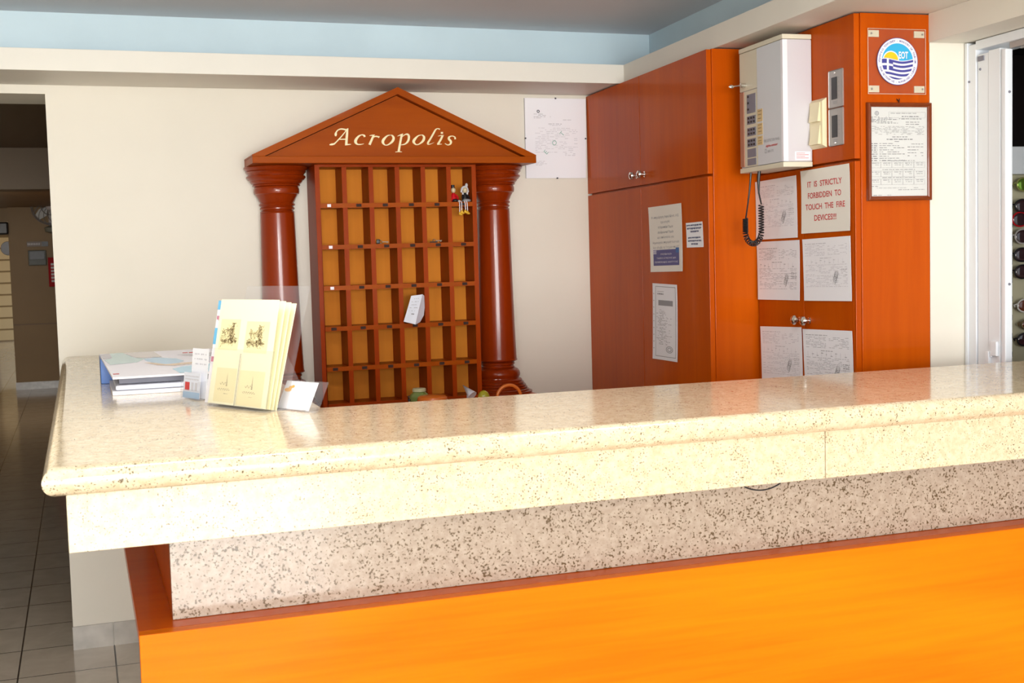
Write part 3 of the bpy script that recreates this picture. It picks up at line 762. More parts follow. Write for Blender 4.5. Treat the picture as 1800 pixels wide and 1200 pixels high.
# ---------------------------------------------------------------- tall cupboard 2 with its broad end panel
c2 = thing('tall_cupboard', 'tall cherry cupboard under the alarm box, doors covered with papers', 'cupboard', RG(.155, 1.193, 0), NROT)
W2 = 1.808-1.193
obj('carcass', B(((.001, .018, 0), (W2, .245, 2.099))), M['cab'], c2, bevel=.0015)['label'] = 'bright orange end panel and body'
D2 = .0005
def dr(name, a, b): return obj(name, B(((a[0], 0.0, a[1]), (b[0], .0175, b[1]))), M['cab'], c2, bevel=.0012)
dr('upper_panel', (.012, 1.686), (W2-.005, 2.098))
for x0, x1 in ((.012, .311), (.3145, W2-.016)):
    d = dr('door', (x0, .08), (x1, 1.679))
    bmk = knob(d, .288 if x0 < .1 else .345, 1.208)
    bmk.location.y = .0185
dr('edge_strip', (W2-.014, .08), (W2-.004, 1.679))
FV = .1545
def form(label, quad, seed, dark, off):
    t, pn, sh = sheet_thing('printed_form', label, 'paper', FV, quad, M['paper'], curl=.002, wob=.0015, seed=seed, group='printed forms taped on the cupboard doors')
    bm = bmesh.new()
    x0, y0 = off
    pn.words(bm, x0, y0, .5, .012, dens=1, seed=seed)
    for k in range(8): pn.words(bm, x0, y0+.035+.022*k, .47, .007, dens=.75, seed=seed*50+k)
    for k in range(8): pn.words(bm, .53, y0+.03+.022*k, .93, .007, dens=.55, seed=seed*60+k)
    pn.words(bm, .36, y0+.235, .6, .012, dens=1, seed=seed)
    for k in range(9): pn.rect(bm, x0+.03+.095*k, y0+.26, x0+.033+.095*k, y0+.33); 
    for k in range(9): pn.words(bm, x0+.02+.095*k, y0+.27+.02*(k % 3), x0+.06+.095*k, .012, dens=.8, seed=k)
    for k in range(17): pn.words(bm, x0, y0+.345+.0215*k, .93, .0065, dens=.5 if k % 4 else .9, seed=seed*70+k)
    for k in range(4): pn.words(bm, .80, y0+.42+.03*k, .93, .012, dens=.9, seed=seed*80+k)
    fin('printed_text', bm, M['inkm'] if dark else M['inkl'], sh)
    bm = bmesh.new(); pt = []
    rr = random.Random(seed)
    px_, py_ = .66, y0+.60
    prev = None
    for i in range(26):
        a = i*1.1
        x = px_+.035*math.sin(a)+.05*(i/26); y = py_+.06*math.cos(a*1.0)-.12*(i/26)
        if prev: 
            dx, dy = x-prev[0], y-prev[1]; l_ = math.hypot(dx, dy) or 1; nx_, ny_ = -dy/l_*.003, dx/l_*.004
            pn.poly(bm, [(prev[0]+nx_, prev[1]+ny_), (prev[0]-nx_, prev[1]-ny_), (x-nx_, y-ny_), (x+nx_, y+ny_)], .0006)
        prev = (x, y)
    fin('signature', bm, M['ink'], sh)
form('faint printed form behind the coiled cord, just below the alarm box', ((1.196, 1.658), (1.470, 1.662), (1.476, 1.467), (1.196, 1.465)), 1, False, (.05, .10))
form('printed form on the left cupboard door, directly below the coiled cord', ((1.198, 1.458), (1.486, 1.459), (1.485, 1.269), (1.206, 1.265)), 2, True, (.05, .12))
form('pale printed form directly below the red lettered warning sheet', ((1.505, 1.460), (1.782, 1.465), (1.787, 1.275), (1.513, 1.269)), 3, False, (.05, .08))
form('faint printed form below the left chrome knob', ((1.217, 1.175), (1.494, 1.185), (1.498, .985), (1.227, .975)), 4, False, (.05, .08))
form('darker printed form below the right chrome knob', ((1.502, 1.180), (1.788, 1.188), (1.795, .988), (1.512, .978)), 5, True, (.06, .08))
t, pn, sh = sheet_thing('warning_sheet', 'cream sheet with red capitals taped below the alarm box', 'notice', FV, ((1.499, 1.672), (1.780, 1.674), (1.784, 1.480), (1.504, 1.478)), M['paperc'], curl=.003, wob=.002, seed=2)
bm = bmesh.new()
for k, (s_, a, b_) in enumerate((('IT  IS  STRICTLY', .14, .85), ('FORBIDDEN  TO', .145, .83), ('TOUCH  THE  FIRE', .09, .90), ('DEVICES!!!', .27, .72))):
    pn.text(bm, s_, (a+b_)/2, .275+.183*k-.005*k, .088, width=b_-a, bold=.012, d=.0007)
fin('printed_text', bm, M['inkred'], sh)

# ---------------------------------------------------------------- alarm box
ab = thing('alarm_box', 'pale grey wall box with labels and key on the cupboard under the ceiling', 'alarm panel', RG(.154, 1.28, 1.683), NROT)
WB, HB, DB = .288, .394, .0985
obj('case', B(((0, -DB+.004, .014), (WB, -.0005, HB-.012))), M['plasticside'], ab, bevel=.003)
obj('top_cap', B(((-.001, -DB-.001, HB-.0115), (WB+.001, -.0005, HB+.003))), M['plastic'], ab, bevel=.002)
obj('bottom_cap', B(((-.001, -DB-.001, -.002), (WB+.001, -.0005, .0135))), M['plastic'], ab, bevel=.002)
FP = -DB+.0035
obj('front_plate', B(((.122, FP-.004, .015), (WB-.012, FP, HB-.013))), M['plasticw'], ab, bevel=.001)
obj('corner_strip', B(((WB-.0115, FP-.0045, .015), (WB+.002, FP+.012, HB-.013))), M['white'], ab, bevel=.001)
obj('cover', B(((.001, FP-.003, HB-.135), (.1215, FP, HB-.013))), M['plastic'], ab, bevel=.001)
obj('lower_field', B(((.030, FP-.002, .016), (.1215, FP, HB-.137))), M['plastic'], ab)
bm = B(((.004, FP-.005, .018), (.0295, FP, HB-.137))); obj('window_strip', bm, M['copper'] if 'copper' in M else plain('reddish_reflecting_strip', (.42, .20, .13), .3), ab)
bm = bmesh.new()
for z0, z1 in ((.185, .245), (.150, .176), (.113, .139), (.078, .104), (.045, .072), (.020, .041)): box(bm, (.050, FP-.0035, z0), (.108, FP-.0005, z1))
pl = obj('button_plate', bm, M['dgrey'], ab)
bm = bmesh.new()
for z0 in (.163, .126, .091):
    for i in range(3):
        for j in (-.006, .006): box(bm, (.058+.018*i, FP-.0055, z0+j-.003), (.066+.018*i, FP-.0035, z0+j+.003))
for z0 in (.235, .215, .195): box(bm, (.056, FP-.0055, z0), (.064, FP-.0035, z0+.006))
obj('button', bm, M['black'], pl)
bm = bmesh.new()
for z0, z1 in ((.151, .190), (.110, .146), (.078, .106)): box(bm, (.124, FP-.0048, z0), (.158, FP-.0041, z1))
st_ = obj('handwritten_label', bm, plain('yellowed_label', (.68, .50, .26), .6), ab)
bm = bmesh.new()
for z0 in (.183, .172, .16, .140, .130, .119, .100, .090, .083): box(bm, (.128, FP-.0051, z0), (.128+.02+.006*rnd.random(), FP-.0049, z0+.0018))
obj('handwriting', bm, M['sepia'], st_)
pn = Panel((.164, FP-.0043, .108), (.268, FP-.0043, .108), (.268, FP-.0043, .048), (.164, FP-.0043, .048))
bm = bmesh.new(); pn.text(bm, 'FIRE DETECTOR PANEL', .5, .42, .14, width=.98); pn.text(bm, 'CE', .12, .98, .22, bold=0, width=.13); pn.text(bm, '0081-CPD', .42, .97, .12, width=.36)
fin('printed_text', bm, M['ink'], ab)
bm = bmesh.new(); pn.text(bm, 'alpha-sensor', .5, .68, .13, width=.74, bold=.02); fin('maker_name', bm, M['inkred'], ab)
bm = B(((WB+.0002, -.060, .018), (WB+.0009, -.008, .044))); lb = obj('side_label', bm, M['paper'], ab)
bm = bmesh.new()
for k in range(4): box(bm, (WB+.0009, -.056, .0385-.005*k), (WB+.0012, -.056+.03+.012*((k*3) % 2), .0400-.005*k))
obj('label_text', bm, M['inkred'], lb)
bm = bmesh.new()
tube(bm, [(.040, FP-.001, .277), (.040, FP-.020, .277)], .0075, 12); tube(bm, [(.040, FP-.020, .277), (.038, FP-.042, .274)], .0022, 8); ball(bm, (.036, FP-.05, .273), .003, .009, .006)
obj('key', bm, M['chrome'], ab, smooth=True)
# coiled cord below
def cord():
    bm = bmesh.new()
    def to(px_, y_, z_): return Vector((px_, y_, z_))
    left = [(.046, -.085, -.002), (.040, -.088, -.06), (.030, -.09, -.105), (.014, -.09, -.152)]
    tube(bm, left, [.0035, .003, .0025, .0025], 8)
    right = [(.103, -.085, -.002), (.103, -.088, -.035), (.108, -.09, -.07), (.124, -.09, -.108)]
    tube(bm, right, [.0055, .005, .0028, .0025], 8)
    # core path of the coil
    core = []
    for i in range(61):
        k = i/60
        a = PI+PI*max(0, min(1, (k-.30)/.40))
        if k < .30: x, z = .012+.0*k, -.148-.045*(k/.30)
        elif k > .70: x, z = .122, -.193+.083*((k-.70)/.30)
        else: x, z = .067+.055*math.cos(a), -.193+.038*math.sin(a)
        core.append(Vector((x, -.09, z)))
    turns = 34; N_ = turns*10; pts = []
    for i in range(N_+1):
        k = i/N_*60; j = min(int(k), 59); p = core[j].lerp(core[j+1], k-j); tn = (core[j+1]-core[j]).normalized()
        nn = Vector((-tn.z, 0, tn.x)); a = 2*PI*i/10
        pts.append(p+.0078*(math.cos(a)*nn+math.sin(a)*Vector((0, 1, 0))))
    tube(bm, pts, .0021, 5)
    return bm
obj('coiled_cord', cord(), M['black'], ab, smooth=True)

# double switch and two metal plates
sw = thing('light_switch', 'ivory double rocker switch right of the alarm box', 'switch', RG(.1545, 1.606, 1.806), NROT)
bm = bmesh.new(); x, z, e = .046, .074, .009
a_ = [(-x, 0, -z), (x, 0, -z), (x, 0, z), (-x, 0, z)]; b_ = [(-x+e, -.010, -z+e), (x-e, -.010, -z+e), (x-e, -.010, z-e), (-x+e, -.010, z-e)]
va = [bm.verts.new(p) for p in a_]; vb = [bm.verts.new(p) for p in b_]
bm.faces.new(va[::-1]); bm.faces.new(vb)
for i in range(4): bm.faces.new([va[i], va[(i+1) % 4], vb[(i+1) % 4], vb[i]])
obj('frame', bm, M['ivory'], sw)
for zc in (.034, -.034):
    bm = bmesh.new()
    prism(bm, [(-.026, -.0101, zc-.028), (-.026, -.0101, zc+.028), (-.026, -.012, zc+.028), (-.026, -.020, zc-.028)], (.052, 0, 0))
    obj('rocker', bm, M['ivory'], sw)
for i, (zc, lb) in enumerate(((1.898, 'upper brushed metal plate with dark display beside the ivory switch'), (1.7865, 'lower brushed metal plate with dark display beside the ivory switch'))):
    mp_ = thing('metal_plate', lb, 'plate', RG(.1545, 1.708, zc), NROT)
    obj('plate', B(((-.039, -.0025, -.0548), (.039, 0, .0548))), M['steel'], mp_, bevel=.004)
    obj('display', B(((-.022, -.0040, -.030), (.007, -.0026, .034))), M['black'], mp_)
    bm = bmesh.new()
    for k in range(5): box(bm, (.014, -.0031, .030-.013*k), (.020, -.0026, .0315-.013*k))
    for k in range(2): box(bm, (-.016, -.0031, -.038-.005*k), (.008, -.0026, -.036-.005*k))
    obj('engraving', bm, M['ink'], mp_)
    bm = bmesh.new(); zz = .046 if i == 0 else -.046
    bmesh.ops.create_cone(bm, cap_ends=True, segments=14, radius1=.004, radius2=.003, depth=.002, matrix=Matrix.Translation((-.004, -.0036, zz)) @ Matrix.Rotation(PI/2, 4, 'X'))
    obj('screw', bm, M['chrome'], mp_)

# ---------------------------------------------------------------- on the broad end panel: acrylic plaque and framed certificate
def front(V, u, z): return RG(V, u, z)
pq = thing('acrylic_plaque', 'clear square plaque with round tourism emblem near the ceiling', 'plaque', RG(.289, 1.8085, 1.962), DR)
obj('plate', B(((-.095, -.0065, -.0925), (.095, -.0035, .0925))), M['plaque'], pq, bevel=.001)
for sx, sz in ((-1, 1), (1, 1), (-1, -1), (1, -1)):
    d = obj('corner_pad', B(((sx*.092, -.0034, sz*.088), (sx*.058, -.0002, sz*.069))), M['plastic'], pq)
    bm = bmesh.new(); bmesh.ops.create_cone(bm, cap_ends=True, segments=12, radius1=.003, radius2=.002, depth=.002, matrix=Matrix.Translation((sx*.084, -.0077, sz*.0785)) @ Matrix.Rotation(PI/2, 4, 'X'))
    obj('screw', bm, M['steel'], d)
bm = bmesh.new()
tube(bm, [(x_, -.005, z_) for x_, z_ in ((-.095, -.0925), (.095, -.0925), (.095, .0925), (-.095, .0925))], .0012, 4, closed=True)
obj('edge', bm, plain('bright_cut_edge', (.80, .62, .48), .3), pq)
def disc(R, y, n=56, kx=1.0, kz=1.0, z0=0):
    bm = bmesh.new(); c_ = bm.verts.new((0, y, z0)); v = [bm.verts.new((R*kx*math.cos(2*PI*i/n), y, z0+R*kz*math.sin(2*PI*i/n))) for i in range(n)]
    for i in range(n): bm.faces.new([c_, v[i], v[(i+1) % n]])
    return bm
em = obj('emblem', disc(.0675, -.0068), M['navy'], pq, keep=True)
fin('ring', disc(.0660, -.0071), M['white'], em)
def clipdisc(name, mt, y, test, R=.0515, nx=90):
    """fill cells inside the disc that pass the test; x, z in disc radii"""
    bm = bmesh.new(); h_ = 2*R/nx
    for i in range(nx):
        x0 = -R+h_*i; xm = (x0+h_/2)
        if abs(xm) >= R: continue
        zt = math.sqrt(R*R-xm*xm)
        for lo, hi in test(xm/R, zt/R):
            lo_, hi_ = max(lo*R, -zt), min(hi*R, zt)
            if hi_ > lo_+1e-5:
                v = [bm.verts.new(p) for p in ((x0, y, lo_), (x0+h_, y, lo_), (x0+h_, y, hi_), (x0, y, hi_))]; bm.faces.new(v)
    return fin(name, bm, mt, em)
wave = lambda x: .07-.07*math.sin((x+.25)*2.9)*1.0
clipdisc('sky', M['skyb'], -.0074, lambda x, z: [(wave(x)+.04, 1)])
def sunrim(r_): return lambda x, z: [(wave(x)+.05, .06+math.sqrt(max(0, r_*r_-(x+.43)**2)))] if abs(x+.43) < r_ else []
clipdisc('sun_rim', M['white'], -.0077, sunrim(.52))
clipdisc('sun', M['yellow'], -.0080, sunrim(.46))
def stripes(x, z):
    o_ = []; w0 = wave(x)
    for k in range(5):
        hi = w0-.0-.235*k; lo = hi-.125
        if x < -.30 and k < 3:
            # canton: blue field with a white cross
            continue
        o_.append((lo, hi))
    if x < -.30:
        lo, hi = w0-.595, w0
        if abs(x+.62) > .075:
            for s_ in ((w0-.235, hi), (lo, w0-.36)): o_.append(s_)
    return o_
clipdisc('flag', M['navy'], -.0077, stripes)
pn = Panel((-.0515, -.0080, .0515), (.0515, -.0080, .0515), (.0515, -.0080, -.0515), (-.0515, -.0080, -.0515))
bm = bmesh.new(); pn.text(bm, 'EOT', .685, .415, .185, width=.30, bold=.03, d=.0003); fin('initials', bm, M['white'], em)
bm = bmesh.new()
def ringtext(bm, s_, a0, a1, R, up=True, size=.0076):
    n_ = len(s_)
    for i, ch in enumerate(s_):
        if ch == ' ': continue
        a = a0+(a1-a0)*(i+.5)/n_
        vs, fs = text2d(ch, .02)
        if not vs: continue
        xm = (min(v[0] for v in vs)+max(v[0] for v in vs))/2
        L_ = []
        for x_, y_ in vs:
            lx, ly = (x_-xm)*size*1.0, (y_-.35)*size
            ca, sa = math.cos(a), math.sin(a)
            if up: X = R*ca+lx*sa+ly*ca; Z = R*sa-lx*ca+ly*sa
            else: X = R*ca-lx*sa-ly*ca; Z = R*sa+lx*ca-ly*sa
            L_.append(bm.verts.new((X, -.0074, Z)))
        for q in fs:
            try: bm.faces.new([L_[k_] for k_ in q])
            except ValueError: pass
ringtext(bm, 'ΥΠΟΥΡΓΕΙΟ ΤΟΥΡΙΣΜΟΥ - MINISTRY OF TOURISM', PI*1.02, -.02*PI, .0588)
ringtext(bm, 'ΣΗΜΑ ΛΕΙΤΟΥΡΓΙΑΣ - AUTHORISED LICENCE', PI*1.08, PI*1.92, .0588, up=False)
fin('ring_text', bm, M['navy'], em)

fr = thing('framed_certificate', 'brown wood framed licence certificate hanging below the round emblem', 'picture frame', RG(.294, 1.8085, 1.704), DR)
W_, H_, F_ = .106, .1405, .0125
bm = bmesh.new()
def frame_profile(bm, W_, H_, prof):
    rings = []
    for ins, y in prof:
        rings.append([bm.verts.new(p) for p in ((-W_+ins, y, -H_+ins), (W_-ins, y, -H_+ins), (W_-ins, y, H_-ins), (-W_+ins, y, H_-ins))])
    for a, b in zip(rings, rings[1:]+[rings[0]]):
        for i in range(4): bm.faces.new([a[i], a[(i+1) % 4], b[(i+1) % 4], b[i]])
frame_profile(bm, W_, H_, [(0, -.0005), (0, -.010), (.002, -.0135), (.006, -.0145), (.009, -.011), (.0125, -.0095), (.0125, -.0005)])
obj('frame', bm, wood('dark_brown_frame', (.16, .03, .008), (.24, .05, .012), 'Z', rough=.3, coat=.4), fr)
obj('glass', B(((-W_+F_, -.0075, -H_+F_), (W_-F_, -.0065, H_-F_))), M['glass'], fr)
pn = Panel((-W_+F_, -.005, H_-F_), (W_-F_, -.005, H_-F_), (W_-F_, -.005, -H_+F_), (-W_+F_, -.005, -H_+F_))
sh = obj('document', pn.sheet(.002), plain('certificate_paper', (.70, .70, .68), .6), fr)
bm = bmesh.new()
def box_outline(x0, y0, x1, y1, t_=.0016):
    pn.rect(bm, x0, y0, x1, y0+t_); pn.rect(bm, x0, y1-t_, x1, y1); pn.rect(bm, x0, y0, x0+t_*1.6, y1); pn.rect(bm, x1-t_*1.6, y0, x1, y1)
box_outline(.32, .055, .97, .12); pn.words(bm, .35, .066, .95, .006, seed=1); pn.words(bm, .55, .10, .86, .010, dens=1, seed=2)
pn.words(bm, .5, .128, .9, .008, dens=1, seed=3)
for k in range(6): pn.words(bm, .01, .108+.0135*k, .28+.1*(k % 3), .007, dens=.9, seed=4+k)
for k in range(2): pn.words(bm, .62, .165+.024*k, .86, .007, seed=12+k)
for k in range(8): pn.words(bm, .02+.05*(k % 2), .215+.0125*k, .95, .004, dens=.7, seed=20+k)
pn.words(bm, .38, .33, .65, .008, dens=.9, seed=30); pn.words(bm, .28, .356, .74, .010, dens=1, seed=31); pn.words(bm, .42, .382, .60, .007, seed=32)
for k in range(9): pn.words(bm, .0, .405+.0235*k, .12, .009, dens=1, seed=40+k); pn.words(bm, .15, .405+.0235*k, .40+.1*(k % 3), .007, dens=.9, seed=50+k)
for k in range(5): pn.words(bm, .65, .41+.033*k, .93, .007, dens=.8, seed=60+k)
for j, y0 in enumerate((.615, .715, .805)):
    for k in range(5): box_outline(.0+.195*k-(.02 if k else 0), y0, .195*(k+1)-.02, y0+.065); pn.words(bm, .02+.195*k, y0+.010, .15+.195*k, .006, dens=1, seed=k); pn.words(bm, .03+.195*k, y0+.03, .14+.195*k, .005, dens=.7, seed=k+9)
    pn.words(bm, .2, y0-.018, .78, .006, dens=1, seed=70+j)
pn.words(bm, .0, .885, .12, .007, dens=1, seed=80); pn.words(bm, .1, .905, .92, .004, seed=81); pn.words(bm, .48, .925, .95, .006, dens=1, seed=82); pn.words(bm, .04, .985, .35, .006, seed=83)
fin('printed_text', bm, M['inkc'], sh)
bm = bmesh.new()
for i in range(20):
    a = 2*PI*i/20; b2 = 2*PI*(i+1)/20
    pn.poly(bm, [(.11+.038*math.cos(a), .07+.026*math.sin(a)), (.11+.038*math.cos(b2), .07+.026*math.sin(b2)), (.11+.025*math.cos(b2), .07+.017*math.sin(b2)), (.11+.025*math.cos(a), .07+.017*math.sin(a))])
pn.rect(bm, .105, .05, .115, .09); pn.rect(bm, .085, .067, .135, .073)
fin('crest', bm, M['ink'], sh)
bm = bmesh.new(); tube(bm, [(-.005, -.002, .152), (-.002, -.006, .146), (.0, -.006, .142), (.003, -.004, .152)], .0014, 6)
obj('hook', bm, M['black'], fr, smooth=True)

# ---------------------------------------------------------------- sliding door (white) in the right-hand wall
def slab_u(bm, V0, V1, u0, u1, z0, z1):
    prism(bm, [(p.x, p.y, z0) for p in (RG(V0, u0), RG(V0, u1), RG(V1, u1), RG(V1, u0))], (0, 0, z1-z0))
door = thing('door_1', '', '', RG(.518, 1.81, 0), NROT)
for k_ in ('label', 'category'): del door[k_]
struct(door)
def dd(name, bm, mt, **k): return obj(name, bm, mt, door, **k)
# local: X = towards the viewer (u-1.81), -Y = to the left
fr_ = dd('door_frame', B(((0.0, 0.0, 0), (.012, .12, 2.018)), ((.012, .004, 0), (.046, .12, 2.010)), ((1.15, .0, 0), (1.19, .12, 2.018)), ((.045, .004, 1.992), (1.15, .12, 2.018))), M['alu'], bevel=.002)
dd('guide_rail', B(((.182, .014, 1.975), (1.15, .020, 1.9915)), ((.182, .050, 1.975), (1.15, .056, 1.9915))), M['steel'])
lf = dd('door_leaf', B(((.049, .008, .005), (.098, .032, 1.978)), ((.100, .006, .005), (.150, .032, 1.982)), ((.1505, .009, .005), (.162, .028, 1.978)), ((.1625, .003, .005), (.178, .027, 1.975))), M['alu'], bevel=.003)
bm = bmesh.new()
for z_ in (1.855, 1.315): bmesh.ops.create_cone(bm, cap_ends=True, segments=12, radius1=.004, radius2=.003, depth=.003, matrix=Matrix.Translation((.1795, .016, z_)) @ Matrix.Rotation(PI/2, 4, 'Y'))
bmesh.ops.create_cone(bm, cap_ends=True, segments=12, radius1=.0042, radius2=.003, depth=.003, matrix=Matrix.Translation((.062, .0066, 1.935)) @ Matrix.Rotation(PI/2, 4, 'X'))
bmesh.ops.create_cone(bm, cap_ends=True, segments=12, radius1=.0035, radius2=.003, depth=.003, matrix=Matrix.Translation((.018, .0025, 1.905)) @ Matrix.Rotation(PI/2, 4, 'X'))
obj('screw', bm, M['dgrey'], lf)
obj('stopper', B(((.055, .004, 1.958), (.080, .0078, 1.972))), M['dgrey'], lf)
obj('latch', B(((.120, -.003, 1.108), (.145, .0058, 1.150)), ((.098, -.004, .95), (.112, .0058, 1.120)), ((.1125, -.001, 1.103), (.1195, .0058, 1.113))), M['alu'], lf, bevel=.002)

# ---------------------------------------------------------------- shop behind the sliding door
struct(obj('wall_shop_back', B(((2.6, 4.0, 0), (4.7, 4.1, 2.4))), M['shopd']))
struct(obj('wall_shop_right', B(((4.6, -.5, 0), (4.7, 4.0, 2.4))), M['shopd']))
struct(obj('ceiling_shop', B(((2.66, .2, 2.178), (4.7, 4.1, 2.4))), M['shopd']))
ds = thing('sunglasses_display', 'olive cream display board for sunglasses inside the shop', 'display board', RG(.90, 1.50, 0), DR)
obj('board', B(((-.02, .012, .30), (.62, .030, 1.70))), M['board'], ds)
obj('base', B(((-.02, -.02, 0), (.62, .30, .06))), M['white'], ds)
obj('edge_rail', B(((-.022, -.004, .30), (-.008, .0115, 1.135))), M['white'], ds)
obj('header_panel', B(((-.03, -.03, 1.655), (.62, .011, 1.745))), M['alu'], ds, bevel=.004)
bm = bmesh.new()
for k in range(11): box(bm, (.012, -.012, 1.605-.061*k), (.020, .0115, 1.622-.061*k))
obj('hanger_pegs', bm, M['black'], ds)
def sunglasses(label, z, fmat, lmat, dx=0, shape=1.0):
    t = thing('sunglasses', label, 'sunglasses', RG(.90, 1.50, z)+VX*(.052+dx)-UU*0+UU*.022, DR, 'sunglasses hung in a column on the display board')
    bm = bmesh.new()
    for cx in (0, .066):
        pts = []
        for i in range(24):
            a = 2*PI*i/24; r_ = 1+.08*math.cos(2*a)
            pts.append((cx+.0275*r_*math.cos(a), -.004+.05*((cx-.033+.0275*math.cos(a))**2), .0225*shape*r_*math.sin(a)))
        tube(bm, pts, .0027, 7, closed=True)
    tube(bm, [(.028, -.005, .004), (.033, -.007, .007), (.038, -.005, .004)], .0022, 7)
    obj('frame', bm, fmat, t, smooth=True)
    bm = bmesh.new()
    for cx in (0, .066): ball(bm, (cx, -.0035, 0), .0275, .004, .0225*shape, u=24, v=12)
    obj('lens', bm, lmat, t, smooth=True)
    bm = bmesh.new()
    tube(bm, [(-.027, -.003, .006), (-.034, .0, .005), (-.036, .006, .003), (-.030, .009, -.003)], .0026, 7)
    tube(bm, [(.093, -.003, .006), (.100, .0, .005), (.102, .006, .003), (.096, .009, -.003)], .0026, 7)
    obj('temple', bm, fmat, t, smooth=True)
olv = plain('olive_frame', (.30, .30, .10), .3); gryf = plain('grey_frame', (.50, .47, .45), .3); brn = plain('brown_lens', (.16, .04, .02), .1, coat=1)
spec = [(1.622, olv, M['lensm'], 'sunglasses with bright green mirror lenses at the top of the display', .002, 1.05),
        (1.552, M['black'], M['lensd'], 'dark sunglasses between the green mirror pair and the red pair', -.004, 1.0),
        (1.508, M['red'], M['lensd'], 'red framed sunglasses on the display board', -.014, 1.1),
        (1.452, gryf, M['lensd'], 'grey framed sunglasses directly below the red pair', -.004, 1.1),
        (1.392, M['black'], M['lensd'], 'dark sunglasses directly below the grey framed pair', -.006, 1.05),
        (1.336, M['black'], M['lensd'], 'dark sunglasses above the empty gap in the column', -.004, 1.05),
        (1.224, plain('white_frame', (.75, .72, .68), .3), brn, 'white framed sunglasses with brown lenses below the gap', .006, 1.0),
        (1.162, M['sepia'], brn, 'small brown sunglasses with thin wire arm near the counter edge', .022, .8),
        (1.112, M['black'], M['lensd'], 'lowest dark sunglasses just above the counter edge', .006, 1.0)]
for z_, fm, lm, lb, dx, sh_ in spec: sunglasses(lb, z_, fm, lm, dx, sh_)
# plant leaves in the dim shop
pl_ = thing('potted_plant', 'dim leafy plant on the shop shelf above the sunglasses', 'plant', RG(.97, 1.14, 0))
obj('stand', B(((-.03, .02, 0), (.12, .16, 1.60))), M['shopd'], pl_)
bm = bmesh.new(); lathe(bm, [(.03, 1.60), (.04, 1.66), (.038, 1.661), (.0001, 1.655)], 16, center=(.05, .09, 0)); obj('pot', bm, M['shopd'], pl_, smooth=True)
bm = bmesh.new()
for k in range(26):
    a = rnd.uniform(0, 2*PI); el = rnd.uniform(.1, 1.3); L_ = rnd.uniform(.06, .15); d = Vector((math.cos(a)*math.cos(el), math.sin(a)*math.cos(el), math.sin(el)))
    s_ = Vector((.05, .09, 1.66)); sd = d.cross(Vector((0, 0, 1))).normalized()*.016
    q = [s_+d*L_*.4, s_+d*L_*.7+sd, s_+d*L_+Vector((0, 0, -.02)), s_+d*L_*.7-sd]
    bm.faces.new([bm.verts.new(p) for p in q]); tube(bm, [s_, s_+d*L_*.4], .0015, 4)
obj('leaves', bm, M['leafg'], pl_)

# ---------------------------------------------------------------- things on the counter
def cpanel(w_, h_, tilt, yoff=0, s0=0, z0=0, wob=0):
    """sheet standing on its lower edge, leaning back; local X to the right, viewer at -Y"""
    up = Vector((0, math.sin(tilt), math.cos(tilt))); b = Vector((s0, yoff, z0))
    return Panel(b+up*h_, b+Vector((w_, 0, 0))+up*h_, b+Vector((w_, 0, 0)), b, wob=wob)
hd = thing('leaflet_holder', 'clear acrylic leaflet holder with tall back plate on the counter', 'leaflet holder', (.267, 2.902, HC+.0002), -1.112)
T0 = .206
def tilted(w0, w1, h0, h1, d0_, d1_, tilt=T0):
    """box on a leaning plane: h along the plane, d behind it"""
    up = Vector((0, math.sin(tilt), math.cos(tilt))); bk_ = Vector((0, math.cos(tilt), -math.sin(tilt))); o_ = Vector((0, 0, .006))
    bm = bmesh.new(); v = [bm.verts.new(o_+Vector((x_, 0, 0))+up*hh+bk_*dd_) for x_, hh, dd_ in ((w0,h0,d0_),(w1,h0,d0_),(w1,h0,d1_),(w0,h0,d1_),(w0,h1,d0_),(w1,h1,d0_),(w1,h1,d1_),(w0,h1,d1_))]
    for q in ((0,3,2,1),(4,5,6,7),(0,1,5,4),(1,2,6,5),(2,3,7,6),(3,0,4,7)): bm.faces.new([v[i] for i in q])
    return bm
obj('back_plate', tilted(-.006, .240, .010, .290, .046, .049, T0+.075), M['acrylic'], hd)
obj('front_lip', tilted(-.006, .240, -.0015, .128, -.004, -.0015), M['acrylic'], hd)
obj('bottom_plate', B(((-.006, -.006, 0), (.240, .054, .0022))), M['acrylic'], hd)['label'] = 'clear bottom plate'
obj('divider', tilted(.1150, .1168, 0, .118, -.0058, -.0042), plain('grey_acrylic_edge', (.45, .42, .33), .2), hd)
bm = bmesh.new()
prism(bm, [(.10, .058, .0), (.10, .150, .0), (.10, .085, .130), (.10, .078, .130)], (.0025, 0, 0)); 
prism(bm, [(.19, .058, .0), (.19, .150, .0), (.19, .085, .130), (.19, .078, .130)], (.0025, 0, 0)); box(bm, (.10, .148, 0), (.1925, .151, .004))
obj('rear_strut', bm, M['acrylic'], hd)
def leaflet(label, off, tilt, mat, w_=.231, h_=.242, s0=0, front=False, grp='yellow leaflets in the clear holder'):
    t = thing('leaflet', label, 'leaflet', (.267, 2.902, HC+.0002), -1.112, grp)
    up = Vector((0, math.sin(tilt), math.cos(tilt))); bk_ = Vector((0, math.cos(T0), -math.sin(T0)))
    b = Vector((s0, 0, .0068))+bk_*off
    pn = Panel(b+up*h_, b+Vector((w_, 0, 0))+up*h_, b+Vector((w_, 0, 0)), b)
    return t, pn, obj('sheet', pn.sheet(.0008), mat, t)
t, pn, sh = leaflet('frontmost yellow leaflet with four sepia sketches in the clear holder', .0, T0, M['yleaf'])
for q in ((.055, .19, .40, .485), (.51, .205, .90, .50), (.09, .655, .45, .98), (.50, .665, .93, .99)):
    bm = bmesh.new(); pn.rect(bm, *q); fin('picture_field', bm, M['yleaf2'], sh)
rr = random.Random(4)
